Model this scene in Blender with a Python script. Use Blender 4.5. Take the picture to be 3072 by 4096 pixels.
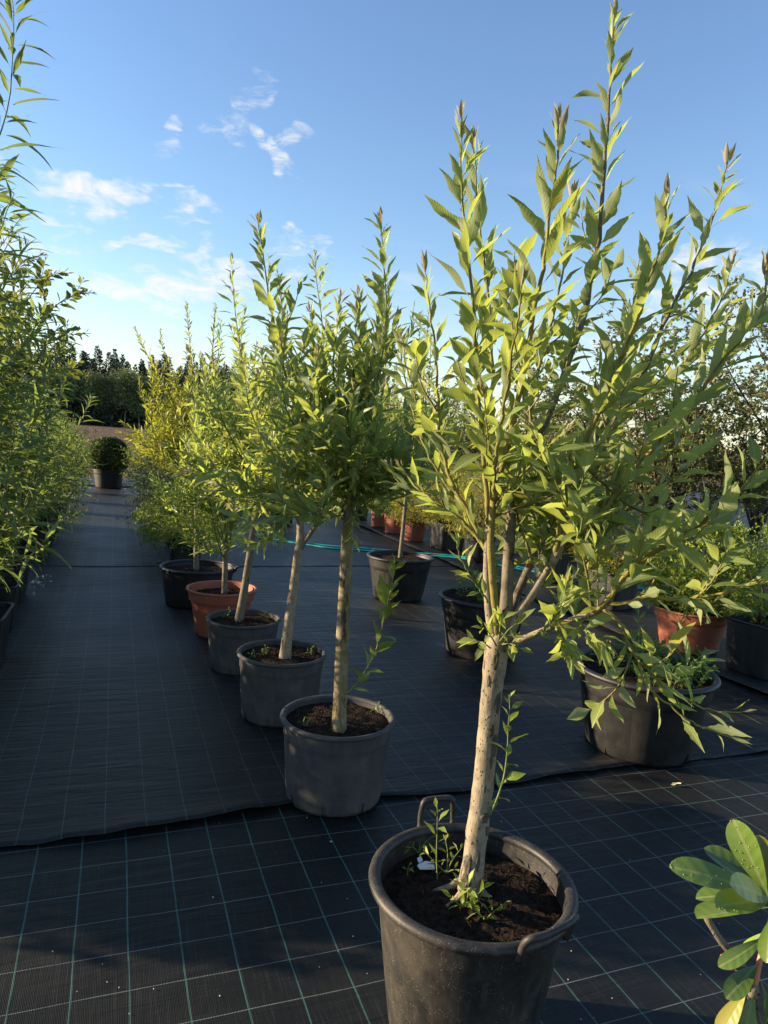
import bpy, math, random
import numpy as np
from mathutils import Matrix, Vector

# ------------------------------------------------------------------ camera
scene = bpy.context.scene
for o in list(bpy.data.objects):
    bpy.data.objects.remove(o)
col = scene.collection
F_PX = 2860.0
PIT, ROL, YAW = math.radians(5.61), math.radians(3.85), math.radians(20.85)
EYE = np.array([0.0, 0.0, 1.545])

def _rz(v):
    c, s = math.cos(YAW), math.sin(YAW)
    return np.array([c*v[0]+s*v[1], -s*v[0]+c*v[1], v[2]])
_f = np.array([0, math.cos(PIT), -math.sin(PIT)])
_u = np.array([0, math.sin(PIT), math.cos(PIT)])
_r = np.array([1.0, 0, 0])
_c, _s = math.cos(ROL), math.sin(ROL)
CF, CR, CU = _rz(_f), _rz(_c*_r+_s*_u), _rz(-_s*_r+_c*_u)
KD = 3072/1659.0          # study picture (1659 x 2212) to photograph pixels

def ray(u, v):
    return CF + (u*KD-1536)/F_PX*CR - (v*KD-2048)/F_PX*CU
def gnd(u, v, z=0.0):
    d = ray(u, v)
    return EYE + d*((z-EYE[2])/d[2])
def at(u, v, dep):
    return EYE + ray(u, v)*dep
def proj(X):
    X = np.asarray(X, float)-EYE
    d = X @ CF
    return (1536+F_PX*(X@CR)/d)/KD, (2048-F_PX*(X@CU)/d)/KD, d
def depth_of(X):
    return float((np.asarray(X, float)-EYE) @ CF)

cam = bpy.data.cameras.new('camera')
cam_o = bpy.data.objects.new('camera', cam)
col.objects.link(cam_o)
cam_o.matrix_world = Matrix(((CR[0], CU[0], -CF[0], EYE[0]), (CR[1], CU[1], -CF[1], EYE[1]),
                             (CR[2], CU[2], -CF[2], EYE[2]), (0, 0, 0, 1)))
cam.sensor_fit = 'VERTICAL'
cam.sensor_height = 36.0
cam.sensor_width = 27.0
cam.lens = 36.0*F_PX/4096
cam.clip_start = 0.05
cam.clip_end = 3000
scene.camera = cam_o
scene.render.resolution_x, scene.render.resolution_y = 768, 1024

# ------------------------------------------------------------------ sky, sun, exposure
SUN_AZ = math.radians(-64.0)      # from +Y, positive towards +X
SUN_EL = math.radians(13.0)
SUN_DIR = Vector((math.sin(SUN_AZ)*math.cos(SUN_EL), math.cos(SUN_AZ)*math.cos(SUN_EL), math.sin(SUN_EL)))
SKY_STRENGTH = 0.10
SUN_STRENGTH = 5.0
EXPOSURE = 1.52

class NT:
    """small node-tree helper"""
    def __init__(self, tree):
        self.t = tree; self.n = tree.nodes; self.l = tree.links
    def put(self, sock, val):
        if isinstance(val, bpy.types.NodeSocket):
            self.l.new(val, sock)
        elif val is not None:
            if hasattr(sock, 'default_value'):
                dv = sock.default_value
                if hasattr(dv, '__len__') and not hasattr(val, '__len__'):
                    sock.default_value = [val]*len(dv)
                elif hasattr(dv, '__len__') and len(dv) == 4 and len(val) == 3:
                    sock.default_value = (*val, 1)
                else:
                    sock.default_value = val
    def node(self, typ, ins=None, **props):
        nd = self.n.new(typ)
        for k, v in props.items():
            setattr(nd, k, v)
        for k, v in (ins or {}).items():
            self.put(nd.inputs[k], v)
        return nd
    def m(self, op, a, b=None, c=None, clamp=False):
        nd = self.n.new('ShaderNodeMath'); nd.operation = op; nd.use_clamp = clamp
        self.put(nd.inputs[0], a)
        if b is not None: self.put(nd.inputs[1], b)
        if c is not None: self.put(nd.inputs[2], c)
        return nd.outputs[0]
    def vm(self, op, a, b=None, out=0):
        nd = self.n.new('ShaderNodeVectorMath'); nd.operation = op
        self.put(nd.inputs[0], a)
        if b is not None:
            self.put(nd.inputs[3 if op == 'SCALE' else 1], b)
        return nd.outputs[out]
    def mix(self, fac, a, b, blend='MIX'):
        nd = self.n.new('ShaderNodeMix'); nd.data_type = 'RGBA'; nd.blend_type = blend
        self.put(nd.inputs[0], fac); self.put(nd.inputs[6], a); self.put(nd.inputs[7], b)
        return nd.outputs[2]
    def step(self, x, lo, hi, a=0.0, b=1.0):
        nd = self.n.new('ShaderNodeMapRange'); nd.interpolation_type = 'SMOOTHSTEP'
        self.put(nd.inputs[0], x); self.put(nd.inputs[1], lo); self.put(nd.inputs[2], hi)
        self.put(nd.inputs[3], a); self.put(nd.inputs[4], b)
        return nd.outputs[0]
    def noise(self, vec, scale, detail=4, rough=0.55, dist=0.0, out=0):
        nd = self.n.new('ShaderNodeTexNoise')
        self.put(nd.inputs['Vector'], vec); nd.inputs['Scale'].default_value = scale
        nd.inputs['Detail'].default_value = detail; nd.inputs['Roughness'].default_value = rough
        nd.inputs['Distortion'].default_value = dist
        return nd.outputs[out]
    def voro(self, vec, scale, feature='F1', out='Distance', rnd=1.0):
        nd = self.n.new('ShaderNodeTexVoronoi'); nd.feature = feature
        self.put(nd.inputs['Vector'], vec); nd.inputs['Scale'].default_value = scale
        nd.inputs['Randomness'].default_value = rnd
        return nd.outputs[out]
    def mapping(self, vec, scale=(1, 1, 1), loc=(0, 0, 0), rot=(0, 0, 0)):
        nd = self.n.new('ShaderNodeMapping')
        self.put(nd.inputs[0], vec); nd.inputs['Location'].default_value = loc
        nd.inputs['Rotation'].default_value = rot; nd.inputs['Scale'].default_value = scale
        return nd.outputs[0]
    def bump(self, h, strength=0.3, dist=0.01, normal=None):
        nd = self.n.new('ShaderNodeBump')
        nd.inputs['Strength'].default_value = strength; nd.inputs['Distance'].default_value = dist
        self.put(nd.inputs['Height'], h)
        if normal is not None: self.put(nd.inputs['Normal'], normal)
        return nd.outputs[0]

world = bpy.data.worlds.new('World')
scene.world = world
world.use_nodes = True
wt = NT(world.node_tree)
wt.n.clear()
sky = wt.node('ShaderNodeTexSky', sky_type='NISHITA', sun_disc=False)
sky.sun_elevation = SUN_EL
sky.sun_rotation = SUN_AZ
sky.altitude = 100
sky.air_density = 1.25
sky.dust_density = 0.1
sky.ozone_density = 3.0
gen = wt.node('ShaderNodeTexCoord').outputs['Generated']
dirv = wt.vm('NORMALIZE', gen)
sep = wt.node('ShaderNodeSeparateXYZ', {0: dirv}).outputs
elev = sep[2]
wob = wt.vm('SUBTRACT', wt.noise(dirv, 11.0, 3, 0.65, out=1), (0.5, 0.5, 0.5))
warp = wt.vm('ADD', dirv, wt.vm('SCALE', wob, 0.11))
fine = wt.noise(wt.mapping(dirv, (1, 1, 2.6)), 20.0, 7, 0.66, 0.5)
# (u, v, half-length, half-height, tilt, amount, raggedness)
CLOUDS = [(212, 414, 96, 30, -9, 1.0), (500, 245, 92, 22, 60, .55), (588, 322, 62, 20, -36, 1.0), (640, 288, 42, 24, -15, .8),
          (374, 300, 34, 17, 42, .65), (262, 246, 24, 20, 0, .4), (428, 446, 56, 15, -30, .7), (290, 515, 80, 13, 0, .8),
          (398, 506, 38, 46, 0, .55), (370, 618, 165, 34, 3, 1.0), (280, 628, 95, 20, -14, .8), (300, 658, 50, 11, -12, .8),
          (620, 575, 80, 40, 10, .5), (660, 515, 48, 15, -4, .6), (455, 600, 65, 34, 0, .6), (130, 582, 60, 11, -8, .7),
          (230, 716, 200, 40, 0, .55), (70, 650, 120, 60, 0, .6), (60, 520, 90, 30, -10, .5), (150, 470, 60, 12, -5, .4),
          (1570, 640, 200, 84, 17, .85), (1380, 720, 160, 60, 0, .6), (1150, 770, 150, 50, 0, .5), (800, 700, 160, 50, 0, .35),
          (1720, 560, 120, 30, 20, .6), (-180, 330, 150, 40, -12, .8), (-120, 560, 160, 44, 0, .9), (1900, 480, 120, 36, 10, .7)]
acc = None
for (cu, cv, rx, ry, ang, amt) in CLOUDS:
    d0 = ray(cu, cv); sc = F_PX/KD*np.linalg.norm(d0); d0 = d0/np.linalg.norm(d0)
    ex = CR-d0*(CR@d0); ex /= np.linalg.norm(ex)
    ey = np.cross(ex, d0); ey = ey if ey@CU > 0 else -ey
    a = math.radians(ang)
    e1 = ex*math.cos(a)+ey*math.sin(a)
    e2 = -ex*math.sin(a)+ey*math.cos(a)
    e3 = np.cross(e1, e2)
    mp = wt.n.new('ShaderNodeMapping'); mp.vector_type = 'TEXTURE'
    wt.l.new(warp, mp.inputs[0])
    mp.inputs['Location'].default_value = tuple(d0)
    mp.inputs['Rotation'].default_value = Matrix((e1, e2, e3)).transposed().to_euler()
    mp.inputs['Scale'].default_value = (rx/sc, ry/sc, 0.5)
    mval = wt.step(wt.vm('DOT_PRODUCT', mp.outputs[0], mp.outputs[0], out=1), 0.0, 3.4, amt, 0.0)
    acc = mval if acc is None else wt.m('MAXIMUM', acc, mval)
cover = wt.step(wt.m('ADD', wt.m('MULTIPLY', acc, 0.95), wt.m('MULTIPLY', wt.m('SUBTRACT', fine, 0.5), 3.4)), 0.26, 1.55)
cover = wt.m('MULTIPLY', cover, wt.step(acc, 0.02, 0.42))
# thin wisps over the rest of the sky and pale air near the horizon
plane = wt.vm('SCALE', dirv, wt.m('DIVIDE', 1.0, wt.m('MAXIMUM', wt.m('ADD', elev, 0.12), 0.05)))
wisp = wt.noise(wt.mapping(plane, (0.8, 1.6, 1.0), rot=(0, 0, 0.5)), 1.3, 3, 0.6)
wispm = wt.m('MULTIPLY', wt.step(wisp, 0.58, 0.82), wt.step(elev, 0.0, 0.5, 0.5, 0.06))
low = wt.m('MULTIPLY', wt.step(elev, 0.0, 0.26, 0.55, 0.0), wt.step(fine, 0.25, 0.7, 0.55, 1.0))
cl = wt.m('MAXIMUM', cover, wt.m('MAXIMUM', wispm, low), clamp=True)
gain = wt.node('ShaderNodeHueSaturation', {'Hue': 0.511, 'Saturation': 1.05, 'Value': 1.0, 'Color': sky.outputs[0]}).outputs[0]
skyc = wt.mix(cl, gain, (3.45, 3.45, 3.43))
bg = wt.node('ShaderNodeBackground', {0: skyc, 1: SKY_STRENGTH})
wo = wt.node('ShaderNodeOutputWorld', {0: bg.outputs[0]})

sun = bpy.data.lights.new('sun', 'SUN')
sun.energy = SUN_STRENGTH
sun.angle = math.radians(0.53)
sun.color = (1.0, 0.80, 0.54)
sun_o = bpy.data.objects.new('sun', sun)
col.objects.link(sun_o)
sun_o.rotation_euler = SUN_DIR.to_track_quat('Z', 'Y').to_euler()
sun_o.location = (-20, 10, 12)

scene.view_settings.view_transform = 'Standard'
scene.view_settings.look = 'None'
scene.view_settings.exposure = EXPOSURE
scene.view_settings.gamma = 1.0
scene.view_settings.use_curve_mapping = False
scene.render.engine = 'CYCLES'
scene.cycles.max_bounces = 5
scene.cycles.diffuse_bounces = 4
scene.cycles.glossy_bounces = 2
scene.cycles.transmission_bounces = 4
scene.cycles.transparent_max_bounces = 8

# ------------------------------------------------------------------ helpers
def nz(v):
    v = np.asarray(v, float)
    return v/(np.linalg.norm(v)+1e-12)

def tag(o, label=None, cat=None, group=None, kind=None):
    if label: o['label'] = label
    if cat: o['category'] = cat
    if group: o['group'] = group
    if kind: o['kind'] = kind
    return o

def thing(name, label, cat, loc, group=None):
    o = bpy.data.objects.new(name, None)
    o.empty_display_size = 0.1
    col.objects.link(o)
    o.location = tuple(float(x) for x in loc)
    return tag(o, label, cat, group)

class Acc:
    """collects vertices and faces of one mesh"""
    def __init__(self):
        self.v = []; self.f = []; self.uv = []; self.mi = []; self.n = 0
    def add(self, v, f, uv=None, mi=0):
        v = np.asarray(v, float)
        f = [tuple(int(i)+self.n for i in q) for q in f]
        self.v.append(v); self.f += f; self.mi += [mi]*len(f)
        self.uv.append(np.zeros((len(v), 2)) if uv is None else np.asarray(uv, float))
        self.n += len(v)
    def mesh(self, name, mats, origin=(0, 0, 0), smooth=True):
        me = bpy.data.meshes.new(name)
        v = np.concatenate(self.v)-np.asarray(origin, float) if self.v else np.zeros((0, 3))
        me.from_pydata(v.tolist(), [], self.f)
        for m_ in (mats if isinstance(mats, (list, tuple)) else [mats]):
            me.materials.append(m_)
        uvl = me.uv_layers.new(name='UVMap')
        uv = np.concatenate(self.uv)
        li = np.zeros(len(me.loops), dtype=np.int32)
        me.loops.foreach_get('vertex_index', li)
        uvl.data.foreach_set('uv', uv[li].ravel())
        me.polygons.foreach_set('material_index', np.array(self.mi, dtype=np.int32))
        if smooth:
            me.polygons.foreach_set('use_smooth', np.ones(len(me.polygons), dtype=bool))
        me.update()
        return me
    def obj(self, name, mats, parent=None, smooth=True, origin=None):
        org = np.array(parent.location) if (parent is not None and origin is None) else (np.zeros(3) if origin is None else np.asarray(origin, float))
        o = bpy.data.objects.new(name, self.mesh(name, mats, org, smooth))
        col.objects.link(o)
        if parent is not None: o.parent = parent
        elif origin is not None: o.location = tuple(org)
        return o

def fast_mesh(name, verts, faces, uv, mats, mat_idx=None, smooth=True):
    """numpy arrays, all faces the same size"""
    me = bpy.data.meshes.new(name)
    nv, (nf, k) = len(verts), faces.shape
    me.vertices.add(nv); me.vertices.foreach_set('co', verts.astype(np.float32).ravel())
    me.loops.add(nf*k); me.loops.foreach_set('vertex_index', faces.astype(np.int32).ravel())
    me.polygons.add(nf)
    me.polygons.foreach_set('loop_start', np.arange(0, nf*k, k, dtype=np.int32))
    me.polygons.foreach_set('loop_total', np.full(nf, k, dtype=np.int32))
    for m_ in (mats if isinstance(mats, (list, tuple)) else [mats]):
        me.materials.append(m_)
    if mat_idx is not None:
        me.polygons.foreach_set('material_index', mat_idx.astype(np.int32))
    me.polygons.foreach_set('use_smooth', np.full(nf, smooth, dtype=bool))
    if uv is not None:
        ul = me.uv_layers.new(name='UVMap')
        ul.data.foreach_set('uv', uv[faces.ravel()].astype(np.float32).ravel())
    me.update(calc_edges=True)
    return me

def catmull(pts, n):
    """smooth resampling of a polyline (any dimension)"""
    P = np.asarray(pts, float)
    if len(P) < 3:
        t = np.linspace(0, 1, n)[:, None]
        return P[0]*(1-t)+P[-1]*t
    Q = np.vstack([2*P[0]-P[1], P, 2*P[-1]-P[-2]])
    seg = np.linalg.norm(np.diff(P[:, :3], axis=0), axis=1)
    cum = np.concatenate([[0], np.cumsum(seg)]); cum /= cum[-1]
    out = []
    for s in np.linspace(0, 1, n):
        i = min(np.searchsorted(cum, s, side='right')-1, len(P)-2)
        t = (s-cum[i])/max(cum[i+1]-cum[i], 1e-9)
        a, b, c, d = Q[i], Q[i+1], Q[i+2], Q[i+3]
        out.append(0.5*((2*b)+(-a+c)*t+(2*a-5*b+4*c-d)*t*t+(-a+3*b-3*c+d)*t**3))
    return np.array(out)

def frames(P):
    T = np.gradient(P, axis=0)
    T /= np.linalg.norm(T, axis=1)[:, None]+1e-12
    a = np.array([1.0, 0, 0]) if abs(T[0][0]) < 0.8 else np.array([0, 1.0, 0])
    N = [nz(a-T[0]*(a@T[0]))]
    for i in range(1, len(P)):
        n = N[-1]-T[i]*(N[-1]@T[i])
        N.append(nz(n))
    N = np.array(N)
    return T, N, np.cross(T, N)

def tube(acc, P, R, seg=6, mi=0, cap=True, lump=0.0, rng=None):
    P = np.asarray(P, float); n = len(P)
    R = np.broadcast_to(np.asarray(R, float), (n,))
    T, N, B = frames(P)
    th = np.linspace(0, 2*np.pi, seg, endpoint=False)
    rad = R[:, None]*np.ones(seg)
    if lump and rng is not None:
        rad = rad*(1+lump*rng.normal(size=rad.shape))
    V = P[:, None]+rad[:, :, None]*(np.cos(th)[None, :, None]*N[:, None]+np.sin(th)[None, :, None]*B[:, None])
    f = [(i*seg+j, i*seg+(j+1) % seg, (i+1)*seg+(j+1) % seg, (i+1)*seg+j) for i in range(n-1) for j in range(seg)]
    V = V.reshape(-1, 3)
    if cap:
        V = np.vstack([V, P[0], P[-1]])
        f += [((j+1) % seg, j, n*seg) for j in range(seg)]
        f += [((n-1)*seg+j, (n-1)*seg+(j+1) % seg, n*seg+1) for j in range(seg)]
    acc.add(V, f, mi=mi)

# ------------------------------------------------------------------ materials
def mat(name):
    m_ = bpy.data.materials.new(name)
    m_.use_nodes = True
    m_.node_tree.nodes.clear()
    return m_, NT(m_.node_tree)

def finish(m_, nt, surf, disp=None):
    nt.node('ShaderNodeOutputMaterial', {0: surf})
    return m_

def pbsdf(nt, **kw):
    nd = nt.node('ShaderNodeBsdfPrincipled')
    names = {'color': 'Base Color', 'rough': 'Roughness', 'spec': 'Specular IOR Level', 'normal': 'Normal', 'metal': 'Metallic',
             'sheen': 'Sheen Weight', 'coat': 'Coat Weight', 'trans': 'Transmission Weight', 'ior': 'IOR'}
    for k, v in kw.items():
        nt.put(nd.inputs[names[k]], v)
    return nd.outputs[0]

def leaf_mat(name, top, under, trans_col, trans=0.32, rough=0.42, veins=14, vein_s=0.13, var=0.35, spec=0.4, yellow=None):
    m_, nt = mat(name)
    uv = nt.node('ShaderNodeUVMap').outputs[0]
    sp = nt.node('ShaderNodeSeparateXYZ', {0: uv}).outputs
    oi = nt.node('ShaderNodeObjectInfo').outputs['Random']
    geo = nt.node('ShaderNodeNewGeometry')
    rnd = nt.m('FRACT', nt.m('ADD', oi, geo.outputs['Random Per Island']))
    rnd2 = nt.m('FRACT', nt.m('MULTIPLY', rnd, 7.31))
    av = nt.m('ABSOLUTE', nt.m('SUBTRACT', sp[0], 0.5))
    mid = nt.step(av, 0.02, 0.07, 1.0, 0.0)
    k = nt.m('MULTIPLY', nt.m('ADD', sp[1], nt.m('MULTIPLY', av, -0.28)), veins*6.283)
    rib = nt.m('SINE', k)
    val = nt.m('ADD', 1.0-var/2, nt.m('MULTIPLY', rnd, var))
    tc = nt.mix(nt.m('MULTIPLY', rnd2, 0.6), top, yellow or tuple(c*1.25 for c in trans_col))
    tc = nt.mix(nt.m('MULTIPLY', nt.step(rib, 0.0, 1.0), 0.05), tc, under)
    tc = nt.mix(nt.m('MULTIPLY', mid, 0.6), tc, tuple(min(1, c*1.7) for c in under))
    tc = nt.mix(nt.m('MULTIPLY', nt.step(nt.m('FRACT', nt.m('MULTIPLY', rnd, 23.7)), 0.955, 0.965), 0.75), tc, (0.30, 0.25, 0.035))
    blot = nt.noise(nt.node('ShaderNodeTexCoord').outputs['Object'], 9.0, 3)
    tc = nt.mix(nt.step(blot, 0.45, 0.75, 0.0, 0.25), tc, (0.16, 0.17, 0.03))
    uc = nt.mix(nt.m('MULTIPLY', mid, 0.5), under, tuple(min(1, c*1.5) for c in under))
    c = nt.mix(geo.outputs['Backfacing'], tc, uc)
    c = nt.mix(1.0, c, nt.node('ShaderNodeCombineXYZ', {0: val, 1: val, 2: val}).outputs[0], 'MULTIPLY')
    nrm = nt.bump(nt.m('ADD', rib, nt.m('MULTIPLY', mid, -2.0)), vein_s, 0.0012)
    b = pbsdf(nt, color=c, rough=nt.m('ADD', rough, nt.m('MULTIPLY', geo.outputs['Backfacing'], 0.2)), spec=spec, normal=nrm)
    tcol = nt.mix(nt.m('MULTIPLY', rnd2, 0.5), trans_col, yellow or trans_col)
    tcol = nt.mix(nt.m('MULTIPLY', nt.step(rib, 0.0, 1.0), 0.06), tcol, tuple(x*0.45 for x in trans_col))
    tr = nt.node('ShaderNodeBsdfTranslucent', {0: tcol, 'Normal': nrm}).outputs[0]
    sh = nt.node('ShaderNodeMixShader', {0: trans, 1: b, 2: tr}).outputs[0]
    return finish(m_, nt, sh)

def small_leaf_mat(name, top, trans_col, trans=0.35, rough=0.5, var=0.6, alt=None):
    m_, nt = mat(name)
    geo = nt.node('ShaderNodeNewGeometry')
    oi = nt.node('ShaderNodeObjectInfo').outputs['Random']
    rnd = geo.outputs['Random Per Island']
    pos = nt.node('ShaderNodeTexCoord').outputs['Object']
    big = nt.noise(pos, 3.0, 2)
    val = nt.m('ADD', 1.0-var/2, nt.m('MULTIPLY', rnd, var))
    c = nt.mix(nt.m('MULTIPLY', nt.step(big, 0.35, 0.7), 0.7), top, alt or trans_col)
    c = nt.mix(1.0, c, nt.node('ShaderNodeCombineXYZ', {0: val, 1: val, 2: val}).outputs[0], 'MULTIPLY')
    b = pbsdf(nt, color=c, rough=rough, spec=0.35)
    tr = nt.node('ShaderNodeBsdfTranslucent', {0: nt.mix(0.5, c, trans_col)}).outputs[0]
    sh = nt.node('ShaderNodeMixShader', {0: trans, 1: b, 2: tr}).outputs[0]
    return finish(m_, nt, sh)

def bark_mat(name, light, mid, dark, dots=1.0, moss=None, scar=0.5, dot_scale=120):
    m_, nt = mat(name)
    pos = nt.node('ShaderNodeTexCoord').outputs['Object']
    n1 = nt.noise(pos, 26, 5, 0.6)
    n2 = nt.noise(nt.mapping(pos, (1, 1, 0.22)), 60, 5, 0.65)
    c = nt.mix(nt.step(n1, 0.35, 0.68), light, mid)
    c = nt.mix(nt.m('MULTIPLY', nt.step(n2, 0.56, 0.70), 0.55), c, dark)
    vd = nt.voro(nt.mapping(pos, (1, 1, 0.75)), dot_scale)
    sel = nt.noise(pos, 70, 1)
    dot = nt.m('MULTIPLY', nt.step(vd, 0.18, 0.28, 1.0, 0.0), nt.step(sel, 0.44, 0.54))
    c = nt.mix(nt.m('MULTIPLY', dot, dots), c, tuple(x*0.5 for x in dark))
    sc = nt.noise(nt.mapping(pos, (1, 1, 0.28), loc=(3, 1, 0)), 21, 6, 0.7, 0.4)
    scm = nt.step(sc, 0.67-0.08*scar, 0.73-0.08*scar)
    c = nt.mix(nt.m('MULTIPLY', scm, 0.85), c, tuple(x*0.45 for x in dark))
    if moss:
        mm = nt.noise(pos, 11, 4, 0.6)
        c = nt.mix(nt.m('MULTIPLY', nt.step(mm, 0.45, 0.62), 0.6), c, moss)
    h = nt.m('SUBTRACT', nt.m('ADD', n2, nt.m('MULTIPLY', n1, 0.5)), nt.m('ADD', nt.m('MULTIPLY', scm, 0.8), nt.m('MULTIPLY', dot, -0.4)))
    b = pbsdf(nt, color=c, rough=0.78, spec=0.25, normal=nt.bump(h, 0.7, 0.004))
    return finish(m_, nt, b)

def plastic_mat(name, colr, dust=(0.16, 0.14, 0.12), amount=0.5, rough=0.5, speck=0.25, spec=0.45, dots=0.0):
    m_, nt = mat(name)
    pos = nt.node('ShaderNodeTexCoord').outputs['Object']
    n1 = nt.noise(pos, 7, 6, 0.65, 0.3)
    n2 = nt.noise(nt.mapping(pos, (1, 1, 0.3)), 45, 4, 0.6)
    c = nt.mix(nt.m('MULTIPLY', nt.step(n1, 0.35, 0.75), amount), colr, dust)
    c = nt.mix(nt.m('MULTIPLY', nt.step(n2, 0.5, 0.72), amount*0.5), c, dust)
    sp = nt.step(nt.voro(pos, 190), 0.10, 0.2, 1.0, 0.0)
    sp = nt.m('MULTIPLY', sp, nt.step(nt.noise(pos, 30, 2), 0.48, 0.56))
    c = nt.mix(nt.m('MULTIPLY', sp, speck), c, (0.5, 0.46, 0.38))
    z = nt.node('ShaderNodeSeparateXYZ', {0: pos}).outputs[2]
    splash = nt.m('MULTIPLY', nt.step(z, 0.0, 0.10, 1.0, 0.0), nt.step(n1, 0.3, 0.6))
    c = nt.mix(nt.m('MULTIPLY', splash, 0.35), c, dust)
    r = nt.m('ADD', rough, nt.m('MULTIPLY', n1, 0.25))
    h = nt.m('ADD', nt.noise(pos, 180, 3), nt.m('MULTIPLY', n2, 0.6))
    b = pbsdf(nt, color=c, rough=r, spec=spec, normal=nt.bump(h, 0.18, 0.002))
    return finish(m_, nt, b)

def soil_mat():
    m_, nt = mat('soil')
    pos = nt.node('ShaderNodeTexCoord').outputs['Object']
    n1 = nt.noise(pos, 60, 6, 0.7); n2 = nt.noise(pos, 260, 4, 0.7)
    v = nt.voro(pos, 90)
    c = nt.mix(nt.step(n1, 0.35, 0.7), (0.012, 0.008, 0.006), (0.055, 0.034, 0.022))
    c = nt.mix(nt.m('MULTIPLY', nt.step(n2, 0.62, 0.72), 0.7), c, (0.13, 0.085, 0.05))
    fl = nt.m('MULTIPLY', nt.step(nt.voro(pos, 75), 0.07, 0.11, 1.0, 0.0), nt.step(nt.noise(pos, 25, 2), 0.50, 0.55))
    c = nt.mix(nt.m('MULTIPLY', fl, 0.7), c, (0.24, 0.19, 0.13))
    h = nt.m('ADD', nt.m('ADD', n1, nt.m('MULTIPLY', n2, 0.5)), v)
    return finish(m_, nt, pbsdf(nt, color=c, rough=0.95, spec=0.1, normal=nt.bump(h, 1.0, 0.012)))

def fabric_mat(name, x0, y0, lat_col, lon_col, lon_w, lat_w, tint=1.0, spec=0.22, wrinkle=0.4):
    """woven black ground cover with printed grid threads, metres in object space"""
    m_, nt = mat(name)
    pos = nt.node('ShaderNodeTexCoord').outputs['Object']
    wv = nt.noise(pos, 2.2, 3, 0.5, out=1)
    p2 = nt.vm('ADD', pos, nt.vm('SCALE', nt.vm('SUBTRACT', wv, (0.5, 0.5, 0.5)), 0.014))
    sp = nt.node('ShaderNodeSeparateXYZ', {0: p2}).outputs
    def line(x, o, cell, w):
        t = nt.m('DIVIDE', nt.m('SUBTRACT', x, o), cell)
        d = nt.m('MULTIPLY', nt.m('ABSOLUTE', nt.m('SUBTRACT', nt.m('FRACT', nt.m('ADD', t, 0.5)), 0.5)), cell)
        return nt.step(d, w*0.35, w*0.65, 1.0, 0.0), d
    lon, dl = line(sp[0], x0, 0.15, lon_w)
    lat, _ = line(sp[1], y0, 0.156, lat_w)
    lon_gap = nt.step(dl, 0.0, lon_w*0.22, 0.45, 1.0)
    lon = nt.m('MULTIPLY', lon, lon_gap)
    dash = nt.step(nt.m('FRACT', nt.m('MULTIPLY', sp[0], 110)), 0.2, 0.4, 0.6, 1.0)
    wearn = nt.noise(pos, 5.0, 3)
    lat = nt.m('MULTIPLY', nt.m('MULTIPLY', lat, dash), nt.step(wearn, 0.3, 0.6, 0.6, 1.0))
    lon = nt.m('MULTIPLY', lon, nt.step(wearn, 0.3, 0.65, 1.0, 0.55))
    dustn = nt.noise(pos, 1.7, 5, 0.6)
    strip = nt.noise(nt.mapping(pos, (1, 0.02, 1)), 230, 3, 0.6)
    strip2 = nt.noise(nt.mapping(pos, (1, 0.08, 1)), 60, 4, 0.6)
    c = nt.mix(nt.step(dustn, 0.35, 0.72), (0.0072*tint, 0.0077*tint, 0.0074*tint), (0.0125*tint, 0.0127*tint, 0.0116*tint))
    c = nt.mix(nt.m('MULTIPLY', nt.step(strip, 0.52, 0.72), 0.55), c, (0.034, 0.035, 0.033))
    spk = nt.m('MULTIPLY', nt.step(nt.voro(pos, 22), 0.02, 0.035, 1.0, 0.0), nt.step(nt.noise(pos, 9, 2), 0.58, 0.62))
    c = nt.mix(nt.m('MULTIPLY', spk, 0.5), c, (0.22, 0.2, 0.17))
    c = nt.mix(lat, c, lat_col)
    c = nt.mix(lon, c, lon_col)
    w1 = nt.m('SINE', nt.m('MULTIPLY', nt.node('ShaderNodeSeparateXYZ', {0: pos}).outputs[0], 6.283/0.0042))
    h = nt.m('ADD', nt.m('MULTIPLY', w1, 0.18), nt.m('ADD', nt.m('MULTIPLY', strip, 0.7), nt.m('MULTIPLY', strip2, 0.8)))
    wr = nt.noise(nt.mapping(pos, (0.5, 3.2, 1)), 5.0, 4, 0.55, 0.5)
    nb = nt.bump(h, 0.5, 0.0018)
    hem = nt.step(nt.node('ShaderNodeSeparateXYZ', {0: pos}).outputs[0], -0.42, -0.30, 1.0, 0.0)
    hw = nt.noise(nt.mapping(pos, (0.35, 7.0, 1)), 4.0, 3, 0.5, 0.3)
    nb = nt.bump(nt.m('ADD', wr, nt.m('MULTIPLY', nt.m('MULTIPLY', hw, hem), 1.2)), wrinkle, 0.020, nb)
    r = nt.m('ADD', 0.40, nt.m('MULTIPLY', dustn, 0.22))
    b = pbsdf(nt, color=c, rough=r, spec=spec, normal=nb)
    return finish(m_, nt, b)

def plain_mat(name, colr, rough=0.6, spec=0.4, var=0.2, scale=20, bump=0.2):
    m_, nt = mat(name)
    pos = nt.node('ShaderNodeTexCoord').outputs['Object']
    n = nt.noise(pos, scale, 5, 0.6)
    c = nt.mix(nt.step(n, 0.3, 0.7), tuple(x*(1-var) for x in colr), tuple(min(1, x*(1+var)) for x in colr))
    return finish(m_, nt, pbsdf(nt, color=c, rough=rough, spec=spec, normal=nt.bump(n, bump, 0.004)))

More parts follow.
